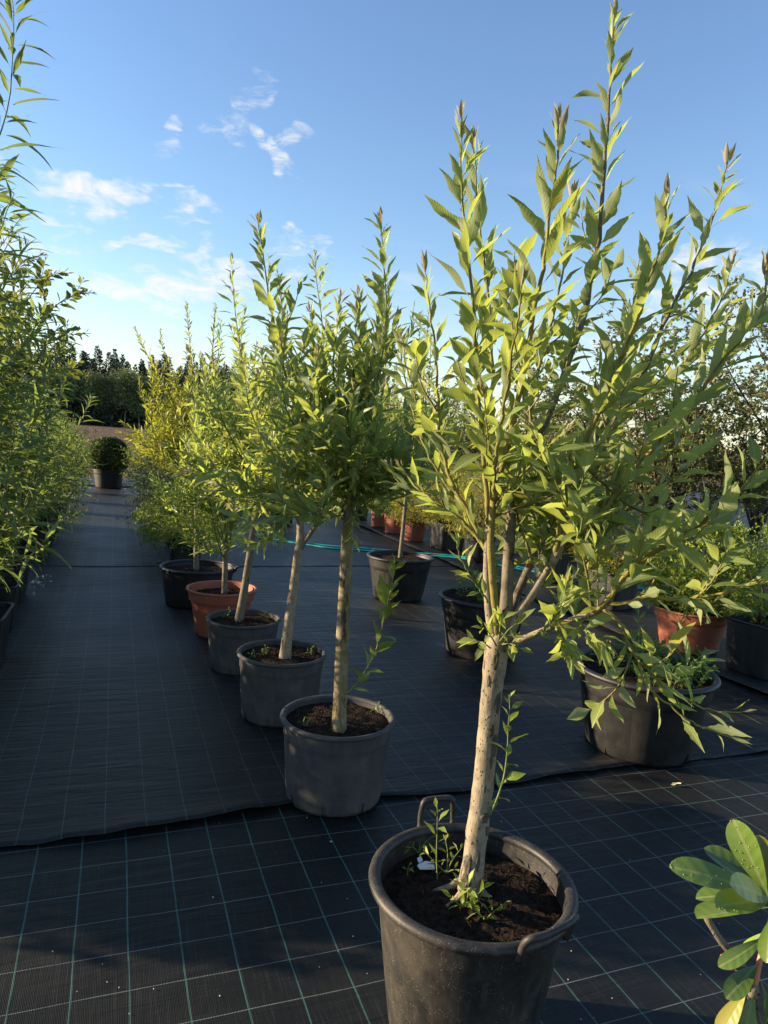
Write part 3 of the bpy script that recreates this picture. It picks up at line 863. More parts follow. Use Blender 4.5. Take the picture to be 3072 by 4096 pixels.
def shoot_leaves(P, rg, k, L, spacing, ang=(35, 55), t0=0.1, prof=None, broad=None, young='young', droop=0.0, tip=True, jitter=0.34, base_small=0.75, radius=0.003, tipsize=0.3):
    """leaves set spirally along a shoot"""
    out = []
    T, N, B = frames(P)
    seg = np.linalg.norm(np.diff(P, axis=0), axis=1)
    cum = np.concatenate([[0], np.cumsum(seg)])
    tot = cum[-1]
    s = tot*t0
    phi = rg.random()*6.283
    while s < tot*0.995:
        q = s/tot
        i = min(np.searchsorted(cum, s, side='right')-1, len(P)-2)
        w = (s-cum[i])/max(seg[i], 1e-9)
        p = P[i]*(1-w)+P[i+1]*w
        t = nz(T[i]*(1-w)+T[i+1]*w)
        phi += 2.4+rg.normal()*0.25
        rad = N[i]*math.cos(phi)+B[i]*math.sin(phi)
        end = min(1.0, (tot-s)/(0.30*min(tot, 0.9)))
        size = (base_small+(1-base_small)*min(1, (q-t0)/0.35))*(tipsize+(1-tipsize)*end**0.8)
        a = math.radians(rg.uniform(*ang))*(0.55+0.45*end)
        d = t*math.cos(a)+rad*math.sin(a)
        d = nz(d+np.array([0, 0, -droop])*rg.uniform(0.3, 1.2)+rg.normal(size=3)*0.16)
        nrm = nz(t+rg.normal(size=3)*0.35+np.array([0, 0, 0.25]))
        l = L*size*rg.uniform(1-jitter, 1+jitter)
        kk = k
        if broad and q < 0.45 and rg.random() < 0.6: kk = broad; l *= 0.72
        if young and end < 0.16: kk = young
        out.append((leaf_matrix(p+rad*radius, d, nrm, l), kk, int(rg.integers(len(LK[kk].V))), l))
        s += spacing*(0.45+0.55*end)*rg.uniform(0.75, 1.25)
    if tip and young:
        for j in range(4):
            phi += 2.4
            rad = N[-1]*math.cos(phi)+B[-1]*math.sin(phi)
            d = nz(T[-1]+rad*rg.uniform(0.1, 0.4))
            l = L*rg.uniform(0.22, 0.36)
            out.append((leaf_matrix(P[-1]-T[-1]*0.004, d, nz(rad*-1+rg.normal(size=3)*0.2), l), young, int(rg.integers(len(LK[young].V))), l))
    return out

class Tree:
    def __init__(self, name, label, cat, base, group=None):
        self.root = thing(name, label, cat, base, group)
        self.leaves = []
    def wood(self, name, P, r0, r1, material, seg=6, power=1.0, lump=0.0, rg=None, label=None):
        A_ = Acc()
        t = np.linspace(0, 1, len(P))
        tube(A_, P, r1+(r0-r1)*(1-t)**power, seg, lump=lump, rng=rg)
        o = A_.obj(name, material, self.root)
        if label: o['label'] = label
        return o
    def side_twigs(self, P, rg, n, length, spec, material, t0=0.1, t1=0.6, up=0.35, spread=0.9):
        T, N, B = frames(P)
        A_ = Acc(); any_ = False
        for j in range(n):
            q = t0+(t1-t0)*(j+rg.random())/n
            i = min(int(q*(len(P)-1)), len(P)-2)
            ph = rg.random()*6.283
            rad = N[i]*math.cos(ph)+B[i]*math.sin(ph)
            d = nz(T[i]*0.7+rad*spread+np.array([0, 0, up]))
            l = length*rg.uniform(0.5, 1.3)
            p0 = P[i]
            pts = catmull([p0, p0+d*l*0.5+rg.normal(size=3)*0.02*l, p0+nz(d+np.array([0, 0, 0.35]))*l], 8)
            tube(A_, pts, np.linspace(0.0028, 0.0012, 8), 5)
            any_ = True
            self.leaves += shoot_leaves(pts, rg, **spec)
        if any_:
            A_.obj('twigs', material, self.root)['kind'] = 'stuff'
    def done(self, **k):
        emit_leaves(self.root, self.leaves, **k)

def image_shoot(pts2d, d0, off, n=26, rg=None):
    """polyline traced in the picture, leaving the fork at its depth and reaching `off` metres nearer or farther at the tip"""
    pts2d = np.array(pts2d, float)
    L = np.concatenate([[0], np.cumsum(np.linalg.norm(np.diff(pts2d, axis=0), axis=1))]); L /= L[-1]
    P = np.array([at(u, v, d0+off*s**0.85) for (u, v), s in zip(pts2d, L)])
    return catmull(P, n)

# ---- the stout willow in the front tub
rg = np.random.default_rng(21)
base = gnd(1015, 1925, pots['T1'][2]+0.01)
dT = depth_of(base)
t1 = Tree('willow_tree', 'stoutest willow with pale speckled trunk, growing in the black tub with bail handles', 'tree', base, 'willows of the row beside the path')
trunk = catmull([at(1012, 1950, dT), at(1018, 1900, dT), at(1030, 1800, dT), at(1044, 1690, dT+.005), at(1056, 1560, dT+.01), at(1066, 1460, dT+.01), at(1076, 1385, dT+.01), at(1080, 1362, dT+.012)], 40)
tt = np.linspace(0, 1, 40)
rad = 0.0268+0.013*np.exp(-tt*12)+0.0045*np.exp(-((tt-0.93)/0.10)**2)+0.003*np.exp(-((tt-0.27)/0.03)**2)
rad[-3:] *= np.array([0.93, 0.76, 0.42])
A = Acc(); tube(A, trunk, rad, 20, lump=0.022, rng=rg)
tr_o = A.obj('trunk', M['bark_pale'], t1.root)
# knots, scars and surface roots
def knot(u, v, w, h, name='knot', proud=1.0):
    """raised dark callus on the front of the trunk"""
    p = at(u, v, dT)
    i0 = int(np.argmin(np.abs(trunk[:, 2]-p[2])))
    c0 = trunk[i0]
    sd = max(-0.95, min(0.95, (u-proj(c0)[0])/(rad[i0]/dT*F_PX/KD)))
    out = nz(-CF*math.sqrt(1-sd*sd)+CR*sd)
    p = c0+out*(rad[i0]+0.0016*proud); p[2] = c0[2]
    A_ = Acc()
    ax = nz(np.cross([0, 0, 1.0], out)); ay = nz(trunk[min(i0+1, 39)]-trunk[max(i0-1, 0)])
    ring = []
    for (rr, hh) in [(1.0, -0.30), (0.90, 0.10), (0.62, 0.20), (0.40, 0.12), (0.20, -0.02), (0.0, -0.05)]:
        for k_ in range(12):
            th_ = k_*2*math.pi/12
            q = 1+0.20*rg.normal()
            ring.append(p+rr*q*(ax*math.cos(th_)*w+ay*math.sin(th_)*h)+out*max(w*hh*proud, -0.004)-out*0.50*(rr*w*math.cos(th_))**2/rad[i0])
    A_.add(ring, [(a*12+b, a*12+(b+1) % 12, (a+1)*12+(b+1) % 12, (a+1)*12+b) for a in range(5) for b in range(12)])
    A_.obj(name, M['twig_dark'], tr_o, origin=np.array(t1.root.location))
for (u, v, w, h) in [(1045, 1755, .013, .015), (1050, 1790, .008, .012), (1003, 1898, .015, .016), (1088, 1388, .011, .018)]:
    knot(u, v, w, h)
for (u, v, w, h) in [(1067, 1420, .007, .022), (1074, 1515, .0075, .026), (1066, 1608, .009, .034), (1060, 1580, .005, .014), (1008, 1862, .007, .026), (1058, 1640, .004, .02), (1044, 1700, .003, .010), (1052, 1470, .003, .012), (1030, 1845, .004, .02)]:
    knot(u, v, w*1.35, h*1.2, 'bark_scar', 0.5)
for (u0, v0, u1, v1) in [(1080, 1385, 1120, 1345), (1072, 1395, 1040, 1350), (1085, 1392, 1125, 1402), (1078, 1380, 1085, 1325), (1060, 1400, 1020, 1385)]:
    P = image_shoot([(u0, v0), ((u0+u1)/2, (v0+v1)/2-6), (u1, v1)], dT-0.02, -0.07, 10)
    t1.wood('branch', P, 0.0022, 0.0010, M['stem_green'], 5)
    t1.leaves += shoot_leaves(P, rg, 'willow_broad', 0.058, 0.014, (35, 70), t0=0.35, young=None, tipsize=0.6)
for (pts) in [[(1000, 1900), (975, 1915), (935, 1925)], [(1005, 1925), (985, 1945), (960, 1962)], [(1030, 1920), (1050, 1935), (1065, 1950)]]:
    A = Acc(); P = catmull([gnd(u, v, pots['T1'][2]+0.018-0.006*i) for i, (u, v) in enumerate(pts)], 10)
    tube(A, P, np.linspace(0.014, 0.004, 10), 8, lump=0.06, rng=rg); A.obj('root', M['bark_pale'], t1.root)
FORK = (1074, 1402)
W_SPEC = dict(k='willow', L=0.130, spacing=0.0215, ang=(16, 48), broad='willow_broad')
W_IN = dict(k='willow_broad', L=0.092, spacing=0.019, ang=(35, 75), young=None, tipsize=0.55)
LIMBS = [  # thick lower limbs: path, depth offset, radii
    ([FORK, (1058, 1330), (1052, 1250), (1053, 1180), (1056, 1120)], -0.02, 0.0115, 0.0085, 'stem_pale'),
    ([FORK, (1070, 1320), (1063, 1240), (1060, 1160), (1066, 1080)], -0.045, 0.0105, 0.0085, 'stem_yellow'),
    ([(1085, 1408), (1093, 1320), (1098, 1220), (1104, 1120), (1112, 1040)], 0.05, 0.0180, 0.0120, 'bark_grey'),
    ([(1082, 1408), (1115, 1335), (1155, 1275), (1192, 1216), (1212, 1185), (1235, 1155)], 0.02, 0.0135, 0.0100, 'bark_pale'),
    ([(1082, 1412), (1115, 1388), (1150, 1372), (1200, 1352), (1245, 1336), (1285, 1325), (1314, 1304)], -0.08, 0.0090, 0.0065, 'bark_pale'),
    ([(1084, 1408), (1112, 1300), (1150, 1210), (1190, 1130), (1230, 1050), (1255, 1000)], 0.16, 0.0110, 0.0090, 'bark_grey'),
]
for (pts, off, r0, r1, mk) in LIMBS:
    P = image_shoot(pts, dT+0.01, off, 20)
    A = Acc(); q_ = np.linspace(0, 1, len(P))
    tube(A, P, r1+(r0-r1)*(1-q_)+0.75*r0*np.exp(-q_*8), 12, lump=0.03, rng=rg); A.obj('branch', M['bark_pale' if mk == 'stem_pale' else mk], t1.root)
SHOOTS = [  # path from the base to the tip, depth at base, offset at tip, base radius, stem
    ([(1056, 1130), (1050, 1060), (1044, 960), (1027, 792), (1022, 648), (1005, 500), (998, 400), (996, 255)], -0.02, -0.05, 0.0070, 'stem_yellow', {}),
    ([(1062, 1180), (1060, 1060), (1060, 935), (1063, 792), (1056, 640), (1035, 480), (1028, 380), (1023, 300)], -0.02, 0.12, 0.0065, 'stem_yellow', {}),
    ([(1066, 1080), (1075, 1046), (1104, 935), (1135, 780), (1150, 690), (1171, 593), (1183, 507), (1199, 387), (1208, 255)], -0.045, -0.22, 0.0090, 'stem_yellow', {}),
    ([(1112, 1040), (1140, 1000), (1156, 960), (1195, 873), (1230, 775), (1262, 679), (1278, 593), (1293, 517), (1300, 430), (1310, 308), (1315, 211), (1322, 103), (1328, 10)], 0.05, 0.06, 0.0105, 'bark_grey', dict(L=0.125)),
    ([(1192, 1216), (1204, 1180), (1219, 1098), (1243, 1031), (1261, 969), (1286, 907), (1314, 840), (1372, 702), (1396, 627), (1415, 564), (1434, 507), (1441, 412)], 0.01, -0.16, 0.0085, 'stem_yellow', {}),
    ([(1255, 1000), (1319, 897), (1391, 806), (1429, 709), (1463, 641), (1492, 588), (1511, 541), (1532, 493), (1549, 440), (1573, 340)], 0.16, 0.10, 0.0085, 'bark_grey', {}),
    ([(1235, 1155), (1266, 1142), (1295, 1112), (1353, 1041), (1396, 988), (1429, 945), (1473, 897), (1521, 835), (1558, 782), (1611, 720), (1648, 660), (1658, 570)], 0.02, -0.15, 0.0085, 'stem_yellow', {}),
    ([(1285, 1325), (1319, 1290), (1362, 1232), (1420, 1190), (1482, 1151), (1511, 1132), (1558, 1094), (1611, 1046), (1657, 988), (1720, 900)], -0.07, -0.18, 0.0075, 'stem_yellow', dict(L=0.125, broad=None)),
    ([(1314, 1304), (1340, 1303), (1367, 1301), (1393, 1288), (1446, 1293), (1499, 1293), (1534, 1285), (1578, 1275), (1659, 1246), (1730, 1200)], -0.08, -0.22, 0.0055, 'stem_yellow', dict(L=0.110)),
    ([(1300, 1316), (1325, 1330), (1343, 1357), (1361, 1398), (1381, 1427), (1405, 1451), (1437, 1483), (1481, 1509), (1516, 1530), (1554, 1537), (1607, 1540)], -0.08, -0.10, 0.0050, 'stem_yellow', dict(L=0.105, droop=0.35, spacing=0.034, broad=None)),
    ([(1381, 1427), (1390, 1471), (1420, 1503), (1461, 1536), (1499, 1562), (1554, 1583), (1598, 1600)], -0.13, -0.06, 0.0030, 'stem_yellow', dict(L=0.085, droop=0.3, spacing=0.035, broad=None)),
    ([(1053, 1190), (1041, 1170), (1008, 1132), (960, 1098), (926, 1079), (890, 1040), (864, 1012)], 0.0, -0.05, 0.0045, 'stem_yellow', dict(L=0.085)),
    ([(1053, 1200), (1041, 1170), (1013, 1108), (984, 1055), (955, 978), (945, 850), (941, 759), (929, 677), (922, 615), (914, 565)], 0.0, 0.14, 0.0060, 'stem_yellow', dict(L=0.10)),
    ([(984, 1055), (960, 1000), (936, 921), (905, 878), (880, 800), (868, 730)], 0.05, 0.10, 0.0040, 'stem_yellow', dict(L=0.10)),
    ([(1053, 1200), (1010, 1120), (960, 1040), (915, 960), (890, 880), (872, 800), (862, 730)], 0.0, 0.22, 0.0045, 'stem_yellow', dict(L=0.105)),
    ([(1053, 1190), (1000, 1130), (950, 1090), (900, 1062), (860, 1040), (838, 1000)], 0.0, 0.16, 0.0040, 'stem_yellow', dict(L=0.095)),
    ([(1054, 1300), (1043, 1284), (1020, 1252), (1005, 1225), (990, 1190), (985, 1149)], -0.02, -0.06, 0.0028, 'stem_green', dict(L=0.075, spacing=0.022)),
    ([(1112, 1040), (1135, 960), (1150, 860), (1168, 780), (1190, 700), (1215, 600), (1228, 500), (1235, 420)], 0.05, 0.22, 0.0065, 'stem_yellow', {}),
    ([(1235, 1155), (1262, 1080), (1290, 1010), (1320, 930), (1345, 850), (1352, 760), (1372, 640), (1380, 560)], 0.02, 0.16, 0.0065, 'stem_yellow', {}),
    ([(1066, 1080), (1070, 1000), (1085, 900), (1098, 820), (1110, 740), (1122, 670), (1130, 600)], -0.045, -0.30, 0.0055, 'stem_yellow', dict(L=0.11)),
    ([(1255, 1000), (1300, 930), (1352, 880), (1420, 830), (1480, 780), (1520, 720), (1560, 640), (1585, 560)], 0.16, 0.30, 0.0060, 'stem_yellow', {}),
    ([(1212, 1185), (1260, 1165), (1330, 1120), (1400, 1075), (1455, 1030), (1500, 990), (1550, 940)], 0.015, 0.10, 0.0050, 'stem_yellow', dict(L=0.10)),
    ([(1200, 1352), (1215, 1375), (1228, 1400), (1238, 1428)], -0.05, -0.10, 0.0030, 'stem_green', dict(L=0.085, spacing=0.010, droop=0.3)),
    ([(1150, 1372), (1175, 1362), (1200, 1330), (1218, 1290), (1226, 1255)], -0.04, -0.14, 0.0030, 'stem_green', dict(L=0.080, spacing=0.014)),
    ([(1245, 1336), (1262, 1360), (1290, 1378), (1318, 1392)], -0.06, -0.16, 0.0030, 'stem_green', dict(L=0.085, spacing=0.014, droop=0.3)),
]
for (pts, b0, off, r0, mk, sp) in SHOOTS:
    P = image_shoot(pts, dT+b0, off, 34)
    P += rg.normal(size=P.shape)*0.0015
    t1.wood('branch', P, r0, 0.0014, M[mk], 7, 0.85)
    spec = dict(W_SPEC); spec.update(sp)
    t1.leaves += shoot_leaves(P, rg, **spec)
    if len(pts) > 7:
        t1.side_twigs(P, rg, 3, 0.16, W_IN, M['stem_yellow'], 0.20, 0.55)
for (pts, off, r0, r1, mk) in LIMBS[2:]:
    P = image_shoot(pts, dT+0.01, off, 20)
    t1.side_twigs(P, rg, 6, 0.15, dict(W_IN, L=0.08), M['stem_green'], 0.45, 1.0, up=0.2, spread=1.2)
# further leafy shoots filling the crown
CF_U = [(1056, 1120), (1066, 1080), (1112, 1040), (1235, 1155), (1255, 1000), (1150, 1210), (1192, 1216), (1285, 1325)]
for j in range(10):
    u0, v0 = CF_U[j % len(CF_U)]
    uu = rg.uniform(960, 1560); vv = rg.uniform(800, 1060)
    if uu > 1350: vv += 80
    mid_ = ((u0+uu)/2+rg.normal()*20, (v0+vv)/2+30)
    P = image_shoot([(u0, v0), mid_, (uu, vv)], dT, rg.uniform(-0.34, 0.42), 22)
    t1.wood('branch', P, 0.0042, 0.0013, M['stem_yellow'], 6)
    t1.leaves += shoot_leaves(P, rg, **dict(W_SPEC, L=0.112, t0=0.2))
    t1.side_twigs(P, rg, 3, 0.12, W_IN, M['stem_green'], 0.15, 0.6)
# sucker shoots from the trunk
for (pts, L) in [([(1055, 1765), (1070, 1735), (1088, 1680), (1096, 1620), (1098, 1570), (1101, 1530), (1100, 1500)], 0.056)]:
    P = image_shoot(pts, dT-0.02, -0.03, 24)
    t1.wood('branch', P, 0.0032, 0.0012, M['stem_green'], 6)
    t1.leaves += shoot_leaves(P, rg, 'weed', L, 0.019, (35, 65), t0=0.06, young=None)
# cut stub on the right limb
P = image_shoot([(1192, 1216), (1210, 1180), (1216, 1155), (1222, 1140)], dT+0.01, -0.01, 8)
stub_o = t1.wood('branch_stub', P, 0.0125, 0.0115, M['bark_pale'], 10)
A = Acc(); tube(A, np.array([P[-1], P[-1]+nz(P[-1]-P[-2])*0.003]), 0.0105, 10); A.obj('cut_face', M['wood_cut'], stub_o, origin=np.array(t1.root.location))
t1.done(max_single=300)

# ---- generic row willows
def row_willow(key, label, base_uv, trunk_pts, rb, rt, bark, explicit, auto, spec, seed, group='willows of the row beside the path', crown=(0.34, 0.35, 1.0), stem='stem_green', name='willow_tree', max_single=300, twig=(4, 0.14), extra=None, low=0.86):
    rg = np.random.default_rng(seed)
    z = pots[key][2]+0.008
    b = gnd(*base_uv, z)
    d = depth_of(b)
    tr = Tree(name, label, 'tree', b, group)
    P = catmull([b-np.array([0, 0, 0.05])]+[b]+[at(u, v, d+dd) for (u, v, dd) in trunk_pts], 30)
    s = np.linspace(0, 1, 30)
    A_ = Acc(); tube(A_, P, rt+(rb-rt)*(1-s)+0.35*rb*np.exp(-s*14), 16, lump=0.02, rng=rg)
    A_.obj('trunk', M[bark], tr.root)
    top = P[-1]
    shoots = []
    for (pts, off, r0) in explicit:
        shoots.append((image_shoot(pts, d, off, 28), r0))
    for j in range(auto):
        az = 6.283*(j+rg.random()*0.8)/auto*1.618 % 6.283
        q = (j+0.5)/auto
        R_ = crown[0]*math.sqrt(q)*rg.uniform(0.7, 1.15)
        H_ = (crown[2]+(crown[1]-crown[2])*q)*rg.uniform(0.75, 1.12)
        st = P[int(30*(low+(0.995-low)*rg.random()**0.6))]
        out = np.array([math.cos(az), math.sin(az), 0])
        mid1 = st+out*R_*0.45+np.array([0, 0, H_*0.30])
        mid2 = st+out*R_*0.85+np.array([0, 0, H_*0.65])+rg.normal(size=3)*0.02
        tip = st+out*R_*rg.uniform(0.9, 1.15)+np.array([0, 0, H_])
        shoots.append((catmull([st, mid1, mid2, tip], 24), 0.0060*H_+0.002))
    for (S, r0) in shoots:
        tr.wood('branch', S, r0, 0.0012, M[stem], 6, 0.9)
        tr.leaves += shoot_leaves(S, rg, **spec)
        inner = dict(spec); inner.update(L=spec['L']*0.72, young=None, spacing=spec['spacing']*0.9, t0=0.05, tipsize=0.5)
        tr.side_twigs(S, rg, twig[0], twig[1], inner, M[stem], 0.08, 0.62)
    if extra: extra(tr, rg, d)
    tr.done(max_single=max_single)
    return tr

SP2 = dict(k='willow', L=0.135, spacing=0.020, ang=(22, 60), broad='willow_broad', t0=0.12)
def t2_extra(tr, rg, d):
    P = image_shoot([(745, 1500), (765, 1482), (785, 1455), (808, 1415), (822, 1370), (838, 1300), (848, 1255), (855, 1210)], d-0.02, -0.05, 26)
    tr.wood('branch', P, 0.0035, 0.0012, M['stem_yellow'], 6)
    tr.leaves += shoot_leaves(P, rg, 'weed', 0.115, 0.030, (28, 58), t0=0.06, young=None)
    P = image_shoot([(752, 1120), (760, 1105), (762, 1125), (764, 1150), (762, 1172)], d-0.03, -0.06, 12)
    tr.wood('branch', P, 0.003, 0.0012, M['stem_green'], 6)
    tr.leaves += shoot_leaves(P, rg, 'willow', 0.085, 0.010, (35, 75), t0=0.2, young=None, droop=0.5)
row_willow('T2', 'willow with mossy cracked trunk, growing in the grey pot at the fabric edge', (732, 1577), [(737, 1450, 0), (742, 1330, 0), (748, 1220, 0), (752, 1130, 0.0), (757, 1060, 0.01)], 0.029, 0.024, 'bark_moss',
    [([(757, 1060), (740, 1025), (700, 985), (670, 935), (649, 901), (632, 859), (607, 774), (590, 689), (577, 613), (567, 540), (556, 475)], -0.15, 0.0085),
     ([(757, 1060), (764, 994), (793, 951), (808, 892), (815, 825), (832, 720), (835, 655), (829, 571), (822, 468)], -0.10, 0.0085),
     ([(757, 1090), (790, 1050), (820, 1015), (850, 985), (880, 965)], -0.10, 0.0050),
     ([(757, 1060), (745, 970), (735, 880), (720, 800), (728, 700), (735, 640)], 0.12, 0.0070),
     ([(757, 1060), (772, 960), (780, 860), (778, 760), (776, 690), (774, 630)], 0.15, 0.0070)],
    20, SP2, 31, crown=(0.62, 0.06, 0.90), extra=t2_extra, twig=(7, 0.19))
SP3 = dict(k='willow', L=0.122, spacing=0.020, ang=(32, 68), broad='willow_broad', t0=0.12)
def t3_extra(tr, rg, d):
    P = image_shoot([(643, 1195), (662, 1165), (680, 1140), (700, 1112), (712, 1080)], d, -0.04, 14)
    tr.wood('branch', P, 0.014, 0.010, M['bark_grey'], 10)
row_willow('T3', 'willow with grey speckled trunk forking low, in the second grey pot from the fabric edge', (616, 1422), [(622, 1360, 0), (633, 1280, 0), (643, 1200, 0), (649, 1150, 0), (645, 1070, 0.01)], 0.030, 0.018, 'bark_pale',
    [([(645, 1070), (660, 980), (685, 900), (700, 800), (695, 690), (684, 610), (680, 548)], 0.05, 0.008),
     ([(645, 1070), (630, 960), (612, 860), (605, 760), (610, 680), (604, 610)], -0.1, 0.007),
     ([(712, 1080), (735, 980), (745, 880), (742, 780), (735, 690)], 0.1, 0.007)],
    22, SP3, 32, low=0.78, crown=(0.62, 0.06, 0.95), extra=t3_extra, twig=(7, 0.19))
SP4 = dict(k='willow', L=0.112, spacing=0.020, ang=(32, 68), t0=0.12)
row_willow('T4', 'slender willow with grey leaning trunk, rising before the terracotta pot', (516, 1342), [(525, 1290, 0), (538, 1210, 0), (548, 1140, 0), (556, 1080, 0), (560, 1020, 0)], 0.027, 0.020, 'bark_grey',
    [([(560, 1020), (545, 930), (530, 830), (515, 730), (505, 640), (500, 552)], 0.05, 0.007),
     ([(560, 1020), (575, 930), (600, 830), (612, 730), (606, 640), (600, 590)], 0.05, 0.007)],
    26, SP4, 33, low=0.72, crown=(0.66, 0.10, 1.15), twig=(7, 0.20))
SP5 = dict(k='grey', L=0.105, spacing=0.016, ang=(22, 50), t0=0.10, young=None)
def t5_extra(tr, rg, d):
    for (pts, L) in [([(487, 1282), (470, 1255), (452, 1210), (440, 1150), (420, 1080), (412, 1000), (420, 920)], 0.07), ([(485, 1285), (500, 1240), (520, 1190), (535, 1150)], 0.06),
                     ([(490, 1290), (475, 1285), (462, 1270), (452, 1240)], 0.06), ([(490, 1290), (478, 1310), (468, 1330), (462, 1345)], 0.06)]:
        P = image_shoot(pts, d-0.02, -0.12, 16)
        tr.wood('branch', P, 0.004, 0.0012, M['stem_green'], 6)
        tr.leaves += shoot_leaves(P, rg, 'grey', L, 0.018, (28, 55), t0=0.15, young=None)
    # faded catkin cluster low on the trunk
    A_ = Acc()
    for j in range(60):
        c_ = at(478+rg.normal()*14, 1205+rg.normal()*16, d-0.05+rg.normal()*0.02)
        s = 0.008+0.006*rg.random()
        A_.add(c_+s*rg.normal(size=(4, 3)), [(0, 1, 2), (0, 2, 3), (0, 1, 3)])
    A_.obj('flower_cluster', M['flower_yellow'], tr.root)
row_willow('T5', 'grey green narrow leaved willow growing in the terracotta pot of the row', (485, 1283), [(486, 1240, 0), (487, 1190, 0), (488, 1140, 0), (490, 1080, 0)], 0.023, 0.016, 'bark_grey',
    [([(490, 1080), (478, 980), (462, 880), (470, 780), (478, 690)], 0.0, 0.006), ([(490, 1080), (500, 960), (515, 850), (520, 740), (530, 660)], 0.1, 0.006), ([(490, 1150), (470, 1090), (440, 1020), (425, 940), (430, 860)], -0.1, 0.006)],
    34, SP5, 34, low=0.30, crown=(0.56, 0.22, 1.30), twig=(8, 0.22))
SP6 = dict(k='golden', L=0.076, spacing=0.014, ang=(28, 55), t0=0.15, young=None)
def t6_extra(tr, rg, d):
    P = catmull([at(440, 1240, d), at(442, 1190, d), at(446, 1120, d), at(452, 1050, d+.02), at(455, 960, d+.03)], 20)
    tr.wood('second_trunk', P, 0.022, 0.014, M['bark_grey'], 12, lump=0.02, rg=rg)
    for j in range(7):
        az = rg.random()*6.283
        tip = P[-1]+np.array([0.35*math.cos(az), 0.35*math.sin(az), rg.uniform(0.5, 0.95)])
        S = catmull([P[-1-int(rg.integers(4))], P[-1]*0.5+tip*0.5+np.array([0.1*math.cos(az), 0.1*math.sin(az), -0.05]), tip], 20)
        tr.wood('branch', S, 0.006, 0.0012, M['stem_yellow'], 6)
        tr.leaves += shoot_leaves(S, rg, **SP6)
        tr.side_twigs(S, rg, 8, 0.16, dict(SP6, L=0.05, tipsize=0.5), M['stem_yellow'], 0.08, 0.8)
row_willow('T6', 'golden leaved bushy willow with twin trunks in the wide low tub', (424, 1232), [(424, 1190, 0), (425, 1130, 0), (422, 1060, 0), (415, 1000, 0)], 0.025, 0.016, 'bark_grey',
    [([(415, 1000), (390, 920), (350, 830), (315, 760), (290, 705)], -0.05, 0.007), ([(415, 1000), (400, 900), (375, 810), (350, 750), (347, 710)], 0.1, 0.006),
     ([(415, 1000), (420, 900), (415, 800), (408, 720), (402, 650)], 0.0, 0.007), ([(415, 1000), (440, 900), (455, 800), (462, 720), (465, 655)], 0.0, 0.007),
     ([(415, 1040), (370, 960), (330, 900), (305, 850), (300, 810)], -0.1, 0.006)],
    34, SP6, 35, low=0.66, crown=(0.70, 0.25, 1.15), stem='stem_yellow', twig=(12, 0.22))
SPM = dict(k='willow', L=0.105, spacing=0.023, ang=(35, 65), t0=0.2)
row_willow('M1', 'thin trunked tree with a dark twiggy head in the fluted pot by the hose', (864, 1206), [(868, 1170, 0), (873, 1120, 0), (877, 1070, 0), (879, 1045, 0)], 0.022, 0.019, 'bark_grey',
    [([(879, 1045), (860, 1000), (845, 950), (840, 880)], 0.0, 0.010), ([(879, 1045), (900, 1000), (925, 960), (940, 900)], 0.0, 0.010), ([(879, 1045), (884, 980), (890, 900), (893, 800)], 0.1, 0.010)],
    34, SPM, 36, group=None, crown=(0.85, 0.30, 1.8), twig=(6, 0.2), stem='twig_dark', max_single=200)

# ------------------------------------------------------------------ left row: osiers and sallow
LEFT = 'square black pots along the left row'
left_spec = [  # x, y, size, height, label bits
    ('L0', -1.22, 3.10, 0.34, 0.34, 'square black pot of the tall osier opposite the mossy trunked willow'),
    ('L1', -0.83, 4.88, 0.48, 0.34, 'square black pot with bare soil showing, first of the left row'),
    ('L2', -0.87, 5.80, 0.48, 0.34, 'square black pot with straw coloured weeds, second of the left row'),
    ('L3', -0.90, 6.66, 0.48, 0.34, 'square black pot with white seed stalks beside it, third of the left row')]
for i, (key, x, y, D, H, lab) in enumerate(left_spec):
    pot(key, 'plant_pot', lab, x, y, D, H, M['pot_square'], ratio=0.86, style='panel', square=10, rot=0.03*(-1)**i, soil_drop=0.035, rim_r=0.009, seed=20+i, group=LEFT, slots=False)
pot('L4', 'plant_pot', 'round black pot with pale flecked soil behind the left square pots', -0.83, 8.85, 0.46, 0.40, M['pot_black'], ratio=0.78, style='ringed', soil_drop=0.03, seed=26)
pot('L5', 'plant_pot', 'round black pot next after the flecked soil pot, on the left', -0.84, 10.2, 0.44, 0.40, M['pot_black'], ratio=0.78, style='ringed', soil_drop=0.03, seed=27, detail=False)
pot('L6', 'plant_pot', 'square black pot of the round leaved sallow', -1.42, 4.62, 0.34, 0.34, M['pot_square'], ratio=0.86, style='panel', square=10, soil_drop=0.035, rim_r=0.009, seed=28, group=LEFT, slots=False)

